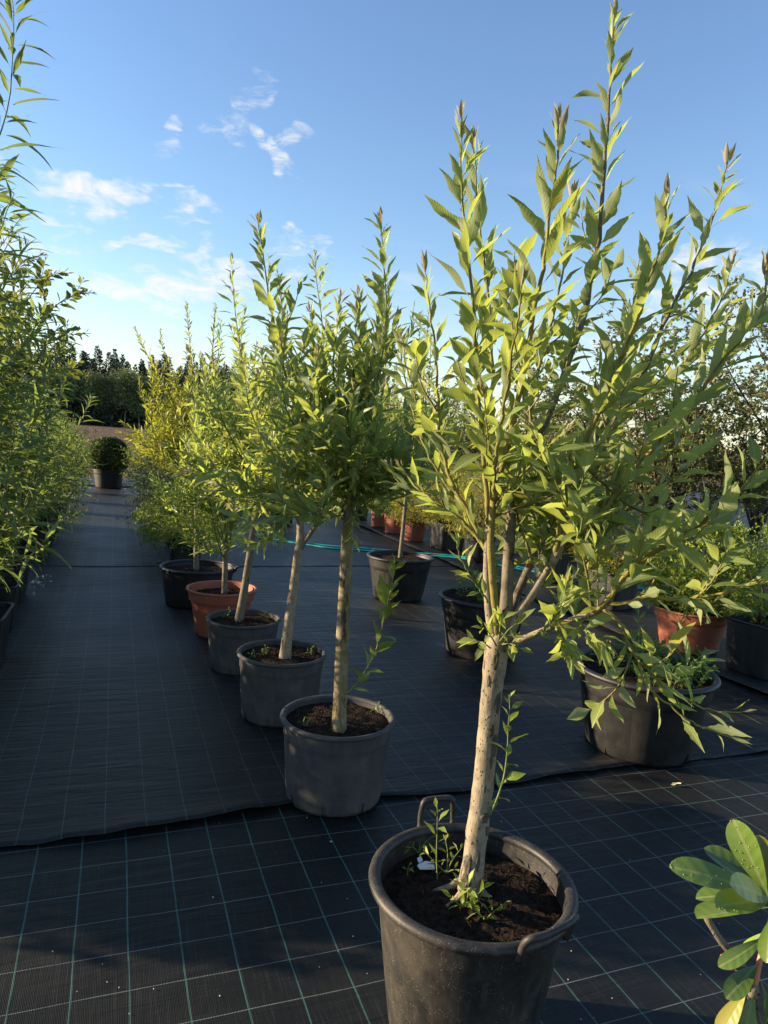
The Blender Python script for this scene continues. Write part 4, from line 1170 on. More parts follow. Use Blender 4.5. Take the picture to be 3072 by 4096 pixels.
SPO = dict(k='osier', L=0.165, spacing=0.0185, ang=(40, 80), t0=0.16, young=None, droop=0.10, tipsize=0.3)
def osier(key, label, seed, n, H, R, spec, explicit=(), max_single=300, clear=0.2, group='osiers of the left row', lean=(0, 0)):
    rg = np.random.default_rng(seed)
    b = pots[key]+np.array([0, 0, 0.008])
    tr = Tree('osier_bush', label, 'bush', b, group)
    shoots = []
    for j in range(n):
        az = 6.283*((j*0.618+rg.random()*0.25) % 1)
        q = (j+0.5)/n
        r = R*math.sqrt(q)*rg.uniform(0.7, 1.2)
        h = H*rg.uniform(0.62, 1.0)*(1-0.25*q)
        o = np.array([math.cos(az)*r+lean[0], math.sin(az)*r+lean[1], 0])
        st = b+np.array([math.cos(az), math.sin(az), 0])*0.03
        shoots.append((catmull([st, st+o*0.4+np.array([0, 0, h*0.4]), st+o*0.8+np.array([0, 0, h*0.75])+rg.normal(size=3)*0.02, st+o*1.1+np.array([0, 0, h])], 30), 0.0065))
    shoots += [(S, r0) for (S, r0) in explicit]
    for (S, r0) in shoots:
        tr.wood('stem', S, r0, 0.0013, M['stem_green'], 6, 0.9)
        tr.leaves += shoot_leaves(S, rg, **dict(spec, t0=clear))
        tr.side_twigs(S, rg, 5, 0.22, dict(spec, L=spec['L']*0.75, t0=0.1), M['stem_green'], clear, 0.75, spread=0.8)
    tr.done(max_single=max_single)
top0 = catmull([pots['L0'], at(-90, 900, 2.75), at(-70, 600, 2.8), at(-30, 380, 2.8), at(2, 285, 2.8), at(12, 250, 2.8), at(21, 215, 2.8), at(25, 160, 2.8), at(28, 100, 2.8), at(30, 40, 2.8), at(25, -20, 2.8)], 40)
top1 = catmull([pots['L0'], at(-130, 900, 2.75), at(-100, 700, 2.8), at(-40, 560, 2.75), at(0, 500, 2.7), at(15, 455, 2.7), at(30, 420, 2.7)], 34)
more0 = []
for pts in [[(-120, 1150), (-20, 1040), (51, 945), (85, 870), (100, 800)], [(-60, 1270), (20, 1190), (59, 1124), (85, 1004), (95, 920)], [(-100, 1250), (26, 1122), (80, 1080), (123, 1045)],
            [(-120, 1000), (-30, 850), (40, 760), (100, 690)], [(-130, 900), (-40, 700), (20, 600), (62, 520)], [(-90, 1100), (-10, 950), (60, 830), (120, 765), (160, 745)], [(-110, 800), (-50, 640), (0, 560), (30, 500)],
            [(-120, 700), (-70, 520), (-30, 420), (-5, 360)], [(-110, 760), (-40, 600), (10, 520), (45, 470)], [(-100, 860), (-30, 740), (30, 650), (70, 600)], [(-90, 920), (-20, 800), (50, 720), (110, 660)], [(-80, 1000), (0, 880), (70, 790), (130, 700)], [(-130, 640), (-80, 480), (-20, 380), (0, 320)],
            [(-90, 1250), (-10, 1130), (20, 1000), (35, 900), (40, 830)], [(-80, 1000), (-20, 880), (20, 760), (30, 660)]]:
    dd = 2.75+0.5*((len(more0)*0.37) % 1)
    more0.append((catmull([pots['L0']]+[at(u, v, dd) for (u, v) in pts], 34), 0.0065))
osier('L0', 'tallest osier with long narrow leaves, overhanging the path opposite the mossy trunked willow', 41, 4, 2.5, 0.35, dict(SPO, L=0.20, spacing=0.022), [(top0, 0.008), (top1, 0.007)]+more0, clear=0.34)
osier('L1', 'leafy osier in the first square pot of the left row', 42, 16, 1.95, 0.42, SPO, [(catmull([pots['L1'], at(10, 1150, 4.5), at(60, 1050, 4.4), at(95, 960, 4.4), at(110, 870, 4.4)], 28), 0.006)], clear=0.2, lean=(0.24, 0))
osier('L2', 'dense osier in the second square pot of the left row', 43, 16, 1.85, 0.42, SPO, [(catmull([pots['L2'], at(40, 1120, 5.3), at(85, 1000, 5.3), at(125, 880, 5.3), at(150, 780, 5.4)], 28), 0.006)], clear=0.18, lean=(0.24, 0))
out_b = catmull([pots['L3'], at(60, 1215, 6.3), at(100, 1170, 6.2), at(150, 1112, 6.1), at(172, 1066, 6.1), at(185, 1018, 6.1), at(199, 970, 6.1), at(207, 928, 6.1)], 34)
osier('L3', 'osier in the third left pot with one long arching spray reaching over the path', 44, 15, 1.75, 0.38, dict(SPO, L=0.14), [(out_b, 0.006)], clear=0.16, lean=(0.18, 0))
# round leaved sallow
rg = np.random.default_rng(46)
b = pots['L6']+np.array([0, 0, 0.01])
sal = Tree('sallow_bush', 'round leaved sallow with dark stems, leaning over the left osiers', 'bush', b)
SPS = dict(k='sallow', L=0.085, spacing=0.022, ang=(45, 80), t0=0.35, young='young', tipsize=0.4)
for pts in [[(-60, 1000, 4.2), (-10, 800, 4.3), (40, 680, 4.4), (100, 600, 4.4), (150, 590, 4.4)], [(-50, 1000, 4.2), (30, 780, 4.3), (90, 690, 4.4), (150, 640, 4.4), (200, 632, 4.4)],
            [(-40, 1000, 4.3), (30, 820, 4.4), (90, 750, 4.4), (140, 725, 4.4), (190, 720, 4.4)], [(-60, 900, 4.2), (-20, 700, 4.2), (20, 600, 4.3), (60, 560, 4.3), (95, 550, 4.3)],
            [(-30, 1000, 4.3), (50, 860, 4.4), (110, 800, 4.4), (160, 800, 4.5)], [(-80, 900, 4.1), (-30, 760, 4.2), (20, 700, 4.2), (60, 640, 4.2)]]:
    S = catmull([b]+[at(*p) for p in pts], 32)
    sal.wood('stem', S, 0.010, 0.0016, M['twig_dark'], 7, 0.9)
    sal.leaves += shoot_leaves(S, rg, **SPS)
    sal.side_twigs(S, rg, 16, 0.22, dict(SPS, t0=0.15, L=0.075), M['twig_dark'], 0.3, 0.95, up=0.1, spread=1.0)
sal.done(max_single=300)

# ------------------------------------------------------------------ shrubs built from sprigs of small leaves
def sprig_cloud(rg, c, rad, n_sprig, per, L, W, sprig_len, up=0.25, shell=0.55, flat_bottom=-0.6, droop=0.0, lumpy=1.0):
    """returns vertices/quads of small folded leaves arranged on sprigs inside an ellipsoid"""
    d = rg.normal(size=(n_sprig, 3)); d /= np.linalg.norm(d, axis=1)[:, None]
    d[:, 2] = np.maximum(d[:, 2], flat_bottom)
    r = (shell+(1-shell)*rg.random(n_sprig)**0.6)
    lump = 1+lumpy*(0.16*np.sin(d[:, 0]*7+rg.random()*6)*np.sin(d[:, 1]*6+rg.random()*6)+0.10*np.sin(d[:, 2]*9))
    st = c+d*np.asarray(rad)*(r*lump)[:, None]
    sd = d*0.9+rg.normal(size=(n_sprig, 3))*0.55+np.array([0, 0, up])
    sd /= np.linalg.norm(sd, axis=1)[:, None]
    t = (np.arange(per)+0.5)/per
    sl = sprig_len*rg.uniform(0.5, 1.4, n_sprig)
    P = st[:, None]+sd[:, None]*(t[None, :, None]*sl[:, None, None])
    P[:, :, 2] -= droop*(t**2)[None]*sl[:, None]
    ld = sd[:, None]*0.6+rg.normal(size=(n_sprig, per, 3))*0.75
    ld /= np.linalg.norm(ld, axis=2)[:, :, None]
    P = P.reshape(-1, 3); ld = ld.reshape(-1, 3)
    return leaf_quads(rg, P, ld, L, W), (st, sd, sl)

def leaf_quads(rg, P, ld, L, W, upn=0.6):
    nn = rg.normal(size=P.shape)*0.6+np.array([0, 0, upn])
    sx = np.cross(ld, nn); sx /= np.linalg.norm(sx, axis=1)[:, None]+1e-9
    nn = np.cross(sx, ld)
    l = (L*rg.uniform(0.6, 1.3, len(P)))[:, None]
    w = l*W
    v0 = P; v1 = P+ld*l*0.5+sx*w*0.5+nn*w*0.18; v2 = P+ld*l; v3 = P+ld*l*0.5-sx*w*0.5+nn*w*0.18
    V = np.stack([v0, v1, v2, v3], 1).reshape(-1, 3)
    F_ = np.arange(len(V)).reshape(-1, 4)
    return V, F_

def shrub(name, label, c, rad, n_sprig, per, L, W, sl, material, seed, base, group=None, stems=9, stem_mat='twig_dark', up=0.25, shell=0.5, cat='shrub', flat=-0.6, droop=0.0, inner=True, sprig_r=0.0, lumpy=1.0):
    rg = np.random.default_rng(seed)
    root = thing(name, label, cat, base, group)
    (V, F_), (st, sd, l_) = sprig_cloud(rg, np.asarray(c, float), rad, n_sprig, per, L, W, sl, up, shell, flat, droop, lumpy)
    me = fast_mesh('foliage', V-np.array(root.location), F_, None, M[material], smooth=False)
    o = bpy.data.objects.new('foliage', me); col.objects.link(o); o.parent = root; o['kind'] = 'stuff'
    A_ = Acc()
    b = np.asarray(base, float)
    for j in range(stems):
        q = st[rg.integers(len(st))]
        m1 = b+(q-b)*np.array([0.35, 0.35, 0.55])+rg.normal(size=3)*0.02
        tube(A_, catmull([b+np.array([rg.normal()*0.02, rg.normal()*0.02, -0.02]), m1, q], 7), np.linspace(0.007, 0.002, 7), 5)
    if sprig_r:
        for j in range(0, len(st), 3):
            tube(A_, np.array([st[j]-sd[j]*0.5*l_[j], st[j]+sd[j]*l_[j]]), [sprig_r, sprig_r*0.4], 3, cap=False)
    A_.obj('stems', M[stem_mat], root)
    return root

def potted_shrub(key, pname, plabel, slabel, x, y, D, H, pm, ratio, style, square, rad, zc, material, seed, n=520, per=11, L=0.026, W=0.5, sl=0.10, group=None, pgroup=None, rot=0.0, **k):
    pot(key, pname, plabel, x, y, D, H, pm, ratio=ratio, style=style, square=square, rot=rot, soil_drop=0.04, seed=seed, group=pgroup, detail=False, slots=False, seg=48)
    p = pots[key]
    return shrub('shrub', slabel, (p[0], p[1], p[2]+zc), rad, n, per, L, W, sl, material, seed, p, group, **k)

# right of the path, behind the willow tubs
SQ = M['pot_square']; GS = 'low shrubs bordering the path behind the wide tub'; GP = 'square pots of the path border'
potted_shrub('S1', 'shrub_pot', 'square black pot under the brightest lime shrub behind the wide low tub', 'lime green fine leaved shrub spilling from its pot behind the wide low tub', 0.78, 8.35, 0.36, 0.30, SQ, 0.88, 'panel', 10, (0.50, 0.44, 0.34), 0.26, 'lime', 61, n=1000, L=0.030, sl=0.12, group=GS, pgroup=GP, droop=0.4)
potted_shrub('S2', 'shrub_pot', 'square black pot under the feathery blue green shrub', 'feathery blue green shrub just behind the lime green one', 0.82, 9.75, 0.36, 0.30, SQ, 0.88, 'panel', 10, (0.58, 0.52, 0.48), 0.40, 'spirea_blue', 62, n=1100, L=0.030, sl=0.14, group=GS, pgroup=GP, droop=0.3)
potted_shrub('S3', 'shrub_pot', 'square black pot under the second feathery shrub', 'second feathery blue green shrub along the path, beyond the first one', 0.86, 11.3, 0.36, 0.30, SQ, 0.88, 'panel', 10, (0.60, 0.55, 0.54), 0.46, 'spirea_blue', 63, n=1000, L=0.032, sl=0.14, group=GS, pgroup=GP)
potted_shrub('S4', 'shrub_pot', 'square black pot under the third feathery shrub', 'third feathery blue green shrub along the path', 1.0, 13.0, 0.40, 0.32, SQ, 0.88, 'panel', 10, (0.60, 0.56, 0.50), 0.42, 'spirea_blue', 64, n=640, L=0.036, sl=0.15, group=GS, pgroup=GP)
potted_shrub('S5', 'shrub_pot', 'square black pot under the rounded olive shrub at the path end', 'large rounded olive green shrub at the end of the path border', 0.98, 15.3, 0.5, 0.36, SQ, 0.88, 'panel', 10, (0.80, 0.75, 0.62), 0.50, 'spirea', 65, n=900, L=0.036, sl=0.16, group=GS, pgroup=GP)
potted_shrub('S6', 'shrub_pot', 'square black pot at the far right end of the path border', 'rounded olive shrub beside the end of the path, next to the field', 1.28, 17.3, 0.5, 0.36, SQ, 0.88, 'panel', 10, (0.85, 0.75, 0.66), 0.52, 'spirea', 66, n=800, L=0.040, sl=0.16, group=GS, pgroup=GP)
# left of the path, farther back
GL = 'shrubs along the left side of the path'; 
for i, (x, y, rx, rz, mk) in enumerate([(-0.95, 8.55, .44, .55, 'spirea'), (-0.95, 10.0, .48, .58, 'spirea'), (-1.05, 11.6, .52, .62, 'lime'), (-1.05, 13.2, .55, .62, 'spirea'), (-1.1, 15.0, .6, .62, 'lime'), (-1.2, 17.0, .66, .6, 'spirea')]):
    lab = ['leafy shrub in the round pot with pale flecked soil', 'leafy shrub in the round pot after the flecked soil pot', 'yellowish green shrub, third beyond the left square pots', 'green shrub, fourth beyond the left square pots', 'yellowish green shrub, fifth beyond the left square pots', 'green shrub at the far end of the left row, facing the clipped ball'][i]
    if i < 2:
        p = pots['L4' if i == 0 else 'L5']
        shrub('shrub', lab, (p[0], p[1], p[2]+rz*0.85), (rx, rx, rz), 520, 10, 0.042, 0.5, 0.16, mk, 70+i, p, GL)
    else:
        pot('LS%d' % i, 'plant_pot', 'black pot under the ' + lab.split(',')[0].replace(' at the far end of the left row', '')+[', half hidden', ', deep in the row', ', near the row end', ' ending the left row'][i-2], x, y, 0.42, 0.38, M['pot_black'], ratio=0.8, style='ringed', soil_drop=0.03, seed=80+i, detail=False, slots=False, seg=40)
        p = pots['LS%d' % i]
        shrub('shrub', lab, (p[0], p[1], p[2]+rz*0.85), (rx, rx, rz), 480, 10, 0.046, 0.5, 0.17, mk, 70+i, p, GL)
# clipped box ball at the end of the path
pot('BALL', 'shrub_pot', 'large round black pot at the end of the path, holding the clipped ball', -0.12, 18.25, 0.70, 0.44, M['pot_black'], ratio=0.82, style='ringed', soil_drop=0.04, seed=90, detail=False, slots=False)
p = pots['BALL']
shrub('box_ball', 'dark green box bush clipped into a ball at the end of the path', (p[0], p[1], p[2]+0.36), (0.43, 0.43, 0.41), 4600, 6, 0.036, 0.7, 0.05, 'box', 91, p, cat='bush', shell=0.90, up=0.0, flat=-0.9, lumpy=0.08)

# rows to the right
GB = 'pots in the back rows on the right'; GH = 'golden shrubs in the back rows on the right'
TC = M['pot_terra']
back = [  # key, x, y, D, H, mat, style, square, pot label, shrub label, shrub mat, rx, rz
    ('B1', 4.42, 12.9, 0.36, 0.34, M['pot_black'], 'ringed', 0, 'small round black pot next to the three terracotta pots', 'green shrub beside the three terracotta pots', 'spirea', .30, .34),
    ('B2', 4.45, 11.9, 0.34, 0.36, TC, 'ringed', 0, 'terracotta pot next to the small black pot, first of three', 'yellow green shrub in the terracotta pot beside the small black pot', 'lime', .28, .30),
    ('B3', 4.45, 11.1, 0.42, 0.34, TC, 'ringed', 0, 'middle one of the three terracotta pots', 'green shrub in the middle terracotta pot', 'spirea', .30, .32),
    ('B4', 4.42, 10.25, 0.42, 0.33, TC, 'ringed', 0, 'terracotta pot beside the square black pot, last of three', 'golden shrub in the terracotta pot beside the square black pot', 'gold', .34, .32),
    ('B5', 4.62, 9.45, 0.44, 0.40, SQ, 'panel', 10, 'square black pot beside the last terracotta pot', 'large golden shrub in the square pot beside the last terracotta pot', 'gold', .48, .46),
    ('B6', 4.62, 8.45, 0.44, 0.38, M['pot_black'], 'ringed', 0, 'round black pot just beyond the doubled hose', 'golden shrub in the round pot just beyond the hose', 'gold', .44, .42),
    ('B7', 4.95, 7.15, 0.42, 0.40, SQ, 'panel', 10, 'square black pot standing behind the stoutest willow crown', 'golden green shrub whose square pot stands behind the stoutest willow crown', 'gold', .44, .42),
    ('B8', 4.75, 5.85, 0.42, 0.38, SQ, 'panel', 10, 'square black pot between the golden shrubs and the terracotta shrub pot', 'golden green shrub next to the round green shrub in terracotta', 'gold', .40, .40),
    ('B9', 2.75, 12.3, 0.46, 0.42, SQ, 'panel', 10, 'large square black pot beyond the hose loop', 'dark green shrub in the large square pot beyond the hose loop', 'spirea', .45, .5),
    ('B10', 2.75, 14.2, 0.46, 0.42, SQ, 'panel', 10, 'square black pot behind the one beyond the hose loop', 'green shrub behind the dark one beyond the hose loop', 'spirea', .5, .55),
    ('B11', 6.2, 9.9, 0.44, 0.40, SQ, 'panel', 10, 'square black pot one row behind the large golden shrub', 'golden shrub one row behind the large golden shrub', 'gold', .48, .45),
    ('B12', 6.3, 8.5, 0.44, 0.40, SQ, 'panel', 10, 'square black pot one row behind the hose', 'lime shrub one row behind the hose', 'lime', .46, .44),
    ('B13', 6.3, 11.5, 0.44, 0.40, SQ, 'panel', 10, 'square black pot one row behind the terracotta three', 'lime shrub one row behind the terracotta three', 'lime', .50, .46),
    ('B14', 6.4, 13.4, 0.44, 0.40, SQ, 'panel', 10, 'square black pot at the far end of the back row', 'golden shrub at the far end of the back row', 'gold', .55, .5),
    ('B15', 4.55, 14.3, 0.44, 0.40, SQ, 'panel', 10, 'square black pot beyond the small round black pot', 'dark green shrub beyond the small round black pot', 'spirea', .5, .5)]
for i, (key, x, y, D, H, pm, st_, sq, pl, sl_, mk, rx, rz) in enumerate(back):
    potted_shrub(key, 'shrub_pot', pl, sl_, x, y, D, H, pm, 0.84 if sq else 0.78, st_, sq, (rx, rx, rz), rz*0.75, mk, 110+i, n=620, L=0.030, sl=0.11, group=GH, pgroup=GB, rot=0.12*((i*7) % 5-2) if sq else 0)
p = pots['M4']
shrub('shrub', 'round green fine leaved shrub in the terracotta pot behind the herbs', (p[0]+0.05, p[1], p[2]+0.34), (0.40, 0.40, 0.38), 1700, 11, 0.028, 0.55, 0.09, 'lime', 130, p, shell=0.6)
p = pots['M5']
shrub('shrub', 'upright green shrub in the square pot at the side fabric seam', (p[0]+0.05, p[1], p[2]+0.34), (0.25, 0.28, 0.36), 560, 11, 0.026, 0.5, 0.11, 'lime', 131, p)

# herbs and weeds in the pots
def herb_clump(label, c, R, H, n, L, seed, kk='herb', cat='weeds', name='weed_clump', lean=0.5, max_single=150):
    rg = np.random.default_rng(seed)
    tr = Tree(name, label, cat, c)
    A_ = Acc()
    for j in range(n):
        a, q = rg.random()*6.283, math.sqrt(rg.random())
        st = np.array(c)+np.array([R*q*math.cos(a), R*q*math.sin(a), 0])
        h = H*rg.uniform(0.5, 1.2)*(1.1-0.4*q)
        o = np.array([math.cos(a), math.sin(a), 0])*lean*h*q
        P = catmull([st-np.array([0, 0, 0.01]), st+o*0.4+np.array([0, 0, h*0.5]), st+o+np.array([0, 0, h])+rg.normal(size=3)*0.01], 8)
        tube(A_, P, np.linspace(0.0018, 0.0008, 8), 4)
        tr.leaves += shoot_leaves(P, rg, kk, L, L*0.42, (45, 85), t0=0.12, young=None, tipsize=0.6)
    A_.obj('stems', M['stem_green'], tr.root)
    tr.done(max_single=max_single)
herb_clump('dense dark green herbs filling the big fluted pot at the fabric edge', pots['M3']+[0.03, 0, 0.012], 0.27, 0.17, 75, 0.042, 140)
herb_clump('green weeds growing in the fluted pot behind the stoutest willow', pots['M2']+[0, 0, 0.012], 0.22, 0.19, 40, 0.042, 141)
A = None
# a leafy willow stool in pot M2 and one in pot M3 give those pots their shoots
rg = np.random.default_rng(142)
for key, lab, n_, H_ in (('M2', 'thin upright willow shoots growing in the fluted pot behind the stoutest willow', 5, 0.62), ('M3', 'thin willow shoots standing among the herbs in the big fluted pot', 3, 0.45)):
    tr = Tree('willow_stool', lab, 'shrub', pots[key]+[0, 0, 0.01])
    for j in range(n_):
        a = rg.random()*6.283
        b = np.array(pots[key])+[0.08*math.cos(a), 0.08*math.sin(a), 0]
        S = catmull([b, b+np.array([math.cos(a)*0.05, math.sin(a)*0.05, H_*0.5]), b+np.array([math.cos(a)*0.12, math.sin(a)*0.12, H_*rg.uniform(0.8, 1.1)])], 16)
        tr.wood('stem', S, 0.004, 0.0012, M['stem_green'], 6)
        tr.leaves += shoot_leaves(S, rg, 'weed', 0.055, 0.026, (35, 65), t0=0.2, young=None)
    tr.done()

def seedling(label, base, stem_pts, L, spacing, seed, kk='weed', name='weed_seedling', cat='weed', ang=(40, 75)):
    rg = np.random.default_rng(seed)
    tr = Tree(name, label, cat, base)
    for pts in stem_pts:
        P = catmull(pts, 14)
        tr.wood('stem', P, 0.0022, 0.0009, M['stem_green'], 5)
        tr.leaves += shoot_leaves(P, rg, kk, L, spacing, ang, t0=0.15, young=None, tipsize=0.65)
    tr.done()
zs1 = pots['T1'][2]+0.012
def T1P(u, v, z): 
    p = gnd(u, v, zs1); return p+np.array([0, 0, z])
b = T1P(945, 1900, -0.004)
seedling('tall willow seedling left of the stoutest trunk, inside the handled tub', b, [[b, at(943, 1850, depth_of(b)), at(944, 1800, depth_of(b)), at(945, 1755, depth_of(b)), at(943, 1735, depth_of(b))]], 0.040, 0.017, 150)
b = T1P(965, 1885, -0.004)
seedling('low lobed weed rosette between the seedling and the trunk in the handled tub', b, [[b, b+[.02, .01, .03], b+[.05, .02, .055]], [b, b+[-.03, .01, .03], b+[-.06, .03, .06]], [b, b+[.0, -.03, .03], b+[.02, -.06, .045]], [b, b+[.02, .04, .03], b+[.03, .08, .05]]], 0.030, 0.013, 151)
b = T1P(905, 1840, -0.004)
seedling('small lobed weed against the rear wall of the handled tub', b, [[b, b+[.02, .01, .02], b+[.05, .02, .035]], [b, b+[-.02, .0, .02], b+[-.05, -.01, .03]], [b, b+[.03, .03, .02], b+[.07, .05, .03]]], 0.028, 0.013, 152)
b = T1P(1005, 1960, -0.004)
seedling('yellow green leafy weed at the near rim of the handled tub', b, [[b, b+[.0, -.01, .05], b+[-.01, -.02, .085]], [b, b+[.03, .0, .03], b+[.055, .0, .05]], [b, b+[-.03, .0, .025], b+[-.05, -.01, .05]], [b, b+[.02, -.02, .03], b+[.03, -.03, .06]]], 0.045, 0.014, 153)
b = T1P(1050, 1985, -0.004)
seedling('low green weed at the near rim, beside the yellow green one', b, [[b, b+[.02, .0, .02], b+[.05, .0, .035]], [b, b+[-.02, .01, .02], b+[-.04, .01, .04]]], 0.032, 0.012, 154)
b = T1P(880, 1888, -0.004)
seedling('tiny sprouting weed near the white label in the handled tub', b, [[b, b+[.0, .0, .015], b+[.004, .0, .03]]], 0.020, 0.006, 155)
for i, (key, u, v, lab) in enumerate([('T2', 662, 1570, 'tiny pale seedling on the left soil of the mossy willow pot'), ('T2', 815, 1540, 'tiny pale seedling on the right soil of the mossy willow pot'), ('T3', 572, 1418, 'pale sprouting seedling in the low forking willow pot'), ('T3', 548, 1422, 'leafy weed at the left rim of the low forking willow pot'),
                                      ('T3', 672, 1415, 'thin sprouting weed at the right of the low forking willow pot'), ('T4', 493, 1335, 'pale sprout left of the trunk in the dark grey pot'), ('T4', 577, 1335, 'pale sprout right of the trunk in the dark grey pot'), ('M1', 806, 1196, 'small weed at the left rim of the fluted pot by the hose')]):
    b = gnd(u, v, pots[key][2]+0.006)
    seedling(lab, b, [[b-[0, 0, .004], b+[.004, 0, .02], b+[.0, .005, .04+0.01*(i % 3)]], [b-[0, 0, .004], b+[-.012, 0, .015], b+[-.022, .0, .025]]], 0.024, 0.010, 160+i)
# weeds in the left square pots
herb_clump('straw coloured weeds in the second left square pot', pots['L2']+[0, 0, 0.01], 0.12, 0.07, 26, 0.022, 170, kk='weed', max_single=40)
herb_clump('low green weeds in the third left square pot', pots['L3']+[0, 0, 0.01], 0.12, 0.10, 22, 0.030, 171, kk='weed', max_single=40)
rg = np.random.default_rng(172)
tr = Tree('seed_stalk', 'dry stalks with white seed heads leaning from the third left pot', 'weed', gnd(60, 1262, 0.3))
b = gnd(60, 1262, 0.3)
for (u, v) in [(108, 1242), (100, 1250), (96, 1268), (92, 1258), (78, 1285)]:
    tip = at(u, v, depth_of(b)-0.05)
    P = catmull([b, b*0.45+tip*0.55+np.array([0, 0, 0.02]), tip], 8)
    tr.wood('stem', P, 0.0016, 0.0008, M['dry_leaf'], 4)
    for j in range(6):
        A_ = Acc(); q = P[3+j % 5]+rg.normal(size=3)*0.012; A_.add(q+0.006*rg.normal(size=(4, 3)), [(0, 1, 2), (0, 2, 3), (0, 1, 3), (1, 2, 3)]); A_.obj('seed_head', M['label'], tr.root)

# unseen hedge added outside the left frame edge to cast shadow over the path
for i in range(9):
    y = 4.12+i*0.95
    z0_ = -0.02 if i > 40 else 0.0
    shrub('shade_hedge_bush', 'dense low hedge bush added out of view to shade the path', (-2.72, y, 0.56), (0.46, 0.56, 0.58), 1500, 10, 0.06, 0.6, 0.13, 'spirea', 250+i, (-2.72, y, 0.0), 'unseen hedge row added to shade the path', cat='bush', flat=-0.95, shell=0.35)

# ------------------------------------------------------------------ hedge shrubs at the right
def hedge_shrub(label, base, H, R, seed, n_stem=14, leaves=2600, low=0.25):
    rg = np.random.default_rng(seed)
    base = np.asarray(base, float)
    root = thing('hedge_shrub', label, 'shrub', base, 'twiggy hedge shrubs behind the pots')
    tw = Acc(); LP, LD = [], []
    for j in range(n_stem):
        a = 6.283*(j+rg.random())/n_stem
        q = rg.random()**0.6
        tip = base+np.array([R*q*math.cos(a), R*q*math.sin(a), H*rg.uniform(0.55, 1.05)*(1-0.25*q)])
        m1 = base+(tip-base)*np.array([0.25, 0.25, 0.40])+rg.normal(size=3)*0.08
        m2 = base+(tip-base)*np.array([0.70, 0.70, 0.75])+rg.normal(size=3)*0.10
        P = catmull([base+rg.normal(size=3)*np.array([.06, .06, 0]), m1, m2, tip], 16)
        A_ = Acc(); tube(A_, P, np.linspace(0.032, 0.006, 16), 7); A_.obj('stem', M['twig_dark'], root)
        for k in range(16):
            i = int(rg.integers(3, 15))
            d = nz(rg.normal(size=3)*np.array([1, 1, 0.6])+np.array([0, 0, 0.25])+(tip-base)*0.1)
            l = rg.uniform(0.35, 0.95)*R*0.55
            S = catmull([P[i], P[i]+d*l*0.5+rg.normal(size=3)*0.05, P[i]+d*l+rg.normal(size=3)*0.08], 7)
            tube(tw, S, np.linspace(0.007, 0.002, 7), 4, cap=False)
            for kk in range(5):
                ii = int(rg.integers(2, 7)); d2 = nz(d+rg.normal(size=3)*0.9)
                l2 = rg.uniform(0.12, 0.34)
                S2 = np.array([S[ii], S[ii]+d2*l2*0.5+rg.normal(size=3)*0.015, S[ii]+d2*l2])
                tube(tw, S2, [0.003, 0.002, 0.0012], 3, cap=False)
                m_l = max(1, int(leaves/(n_stem*80)))
                for e in range(m_l):
                    LP.append(S[ii]+d2*l2*rg.random()); LD.append(nz(d2*0.5+rg.normal(size=3)))
    tw.obj('twigs', M['twig_dark'], root)
    V, F_ = leaf_quads(rg, np.array(LP), np.array(LD), 0.062, 0.66)
    o = bpy.data.objects.new('foliage', fast_mesh('foliage', V-base, F_, None, M['hedge'], smooth=False)); col.objects.link(o); o.parent = root; o['kind'] = 'stuff'
hb = gnd(1406, 1180)
hedge_shrub('tall twiggy shrub with low spreading bare branches behind the round green shrub', (hb[0], hb[1], 0.03), 4.4, 2.7, 180, 20, 26000)
hedge_shrub('tall twiggy shrub at the side of the one with low bare branches', (10.6, 8.3, 0.03), 4.9, 2.6, 181, 20, 26000)
hedge_shrub('twiggy shrub deep behind the golden shrubs', (9.4, 13.6, 0.03), 3.9, 2.4, 182, 18, 22000)
hedge_shrub('twiggy shrub closing the hedge behind the terracotta pots', (7.8, 17.0, 0.03), 3.4, 2.3, 183, 16, 18000)
hedge_shrub('twiggy shrub beyond the hedge, by the distant pots', (13.5, 12.0, 0.03), 4.0, 2.4, 184, 14, 16000)
# low branches sweeping over the fabric
# pots of a distant bay
for i in range(9):
    x, y = 16.0+i*0.95, 19.6-0.25*i
    pot('D%d' % i, 'nursery_pot', 'small grey pot in the distant row under the hedge shrubs', x, y, 0.45, 0.42, M['pot_grey'], ratio=0.8, soil_drop=0.03, seed=200+i, detail=False, slots=False, seg=24, group='distant row of grey pots')
    p = pots['D%d' % i]
    if i % 2 == 0:
        shrub('shrub', 'low green shrub in the distant row of grey pots', (p[0], p[1], p[2]+0.3), (0.4, 0.4, 0.4), 160, 8, 0.06, 0.5, 0.16, 'spirea', 210+i, p, 'distant shrubs in grey pots', stems=4)

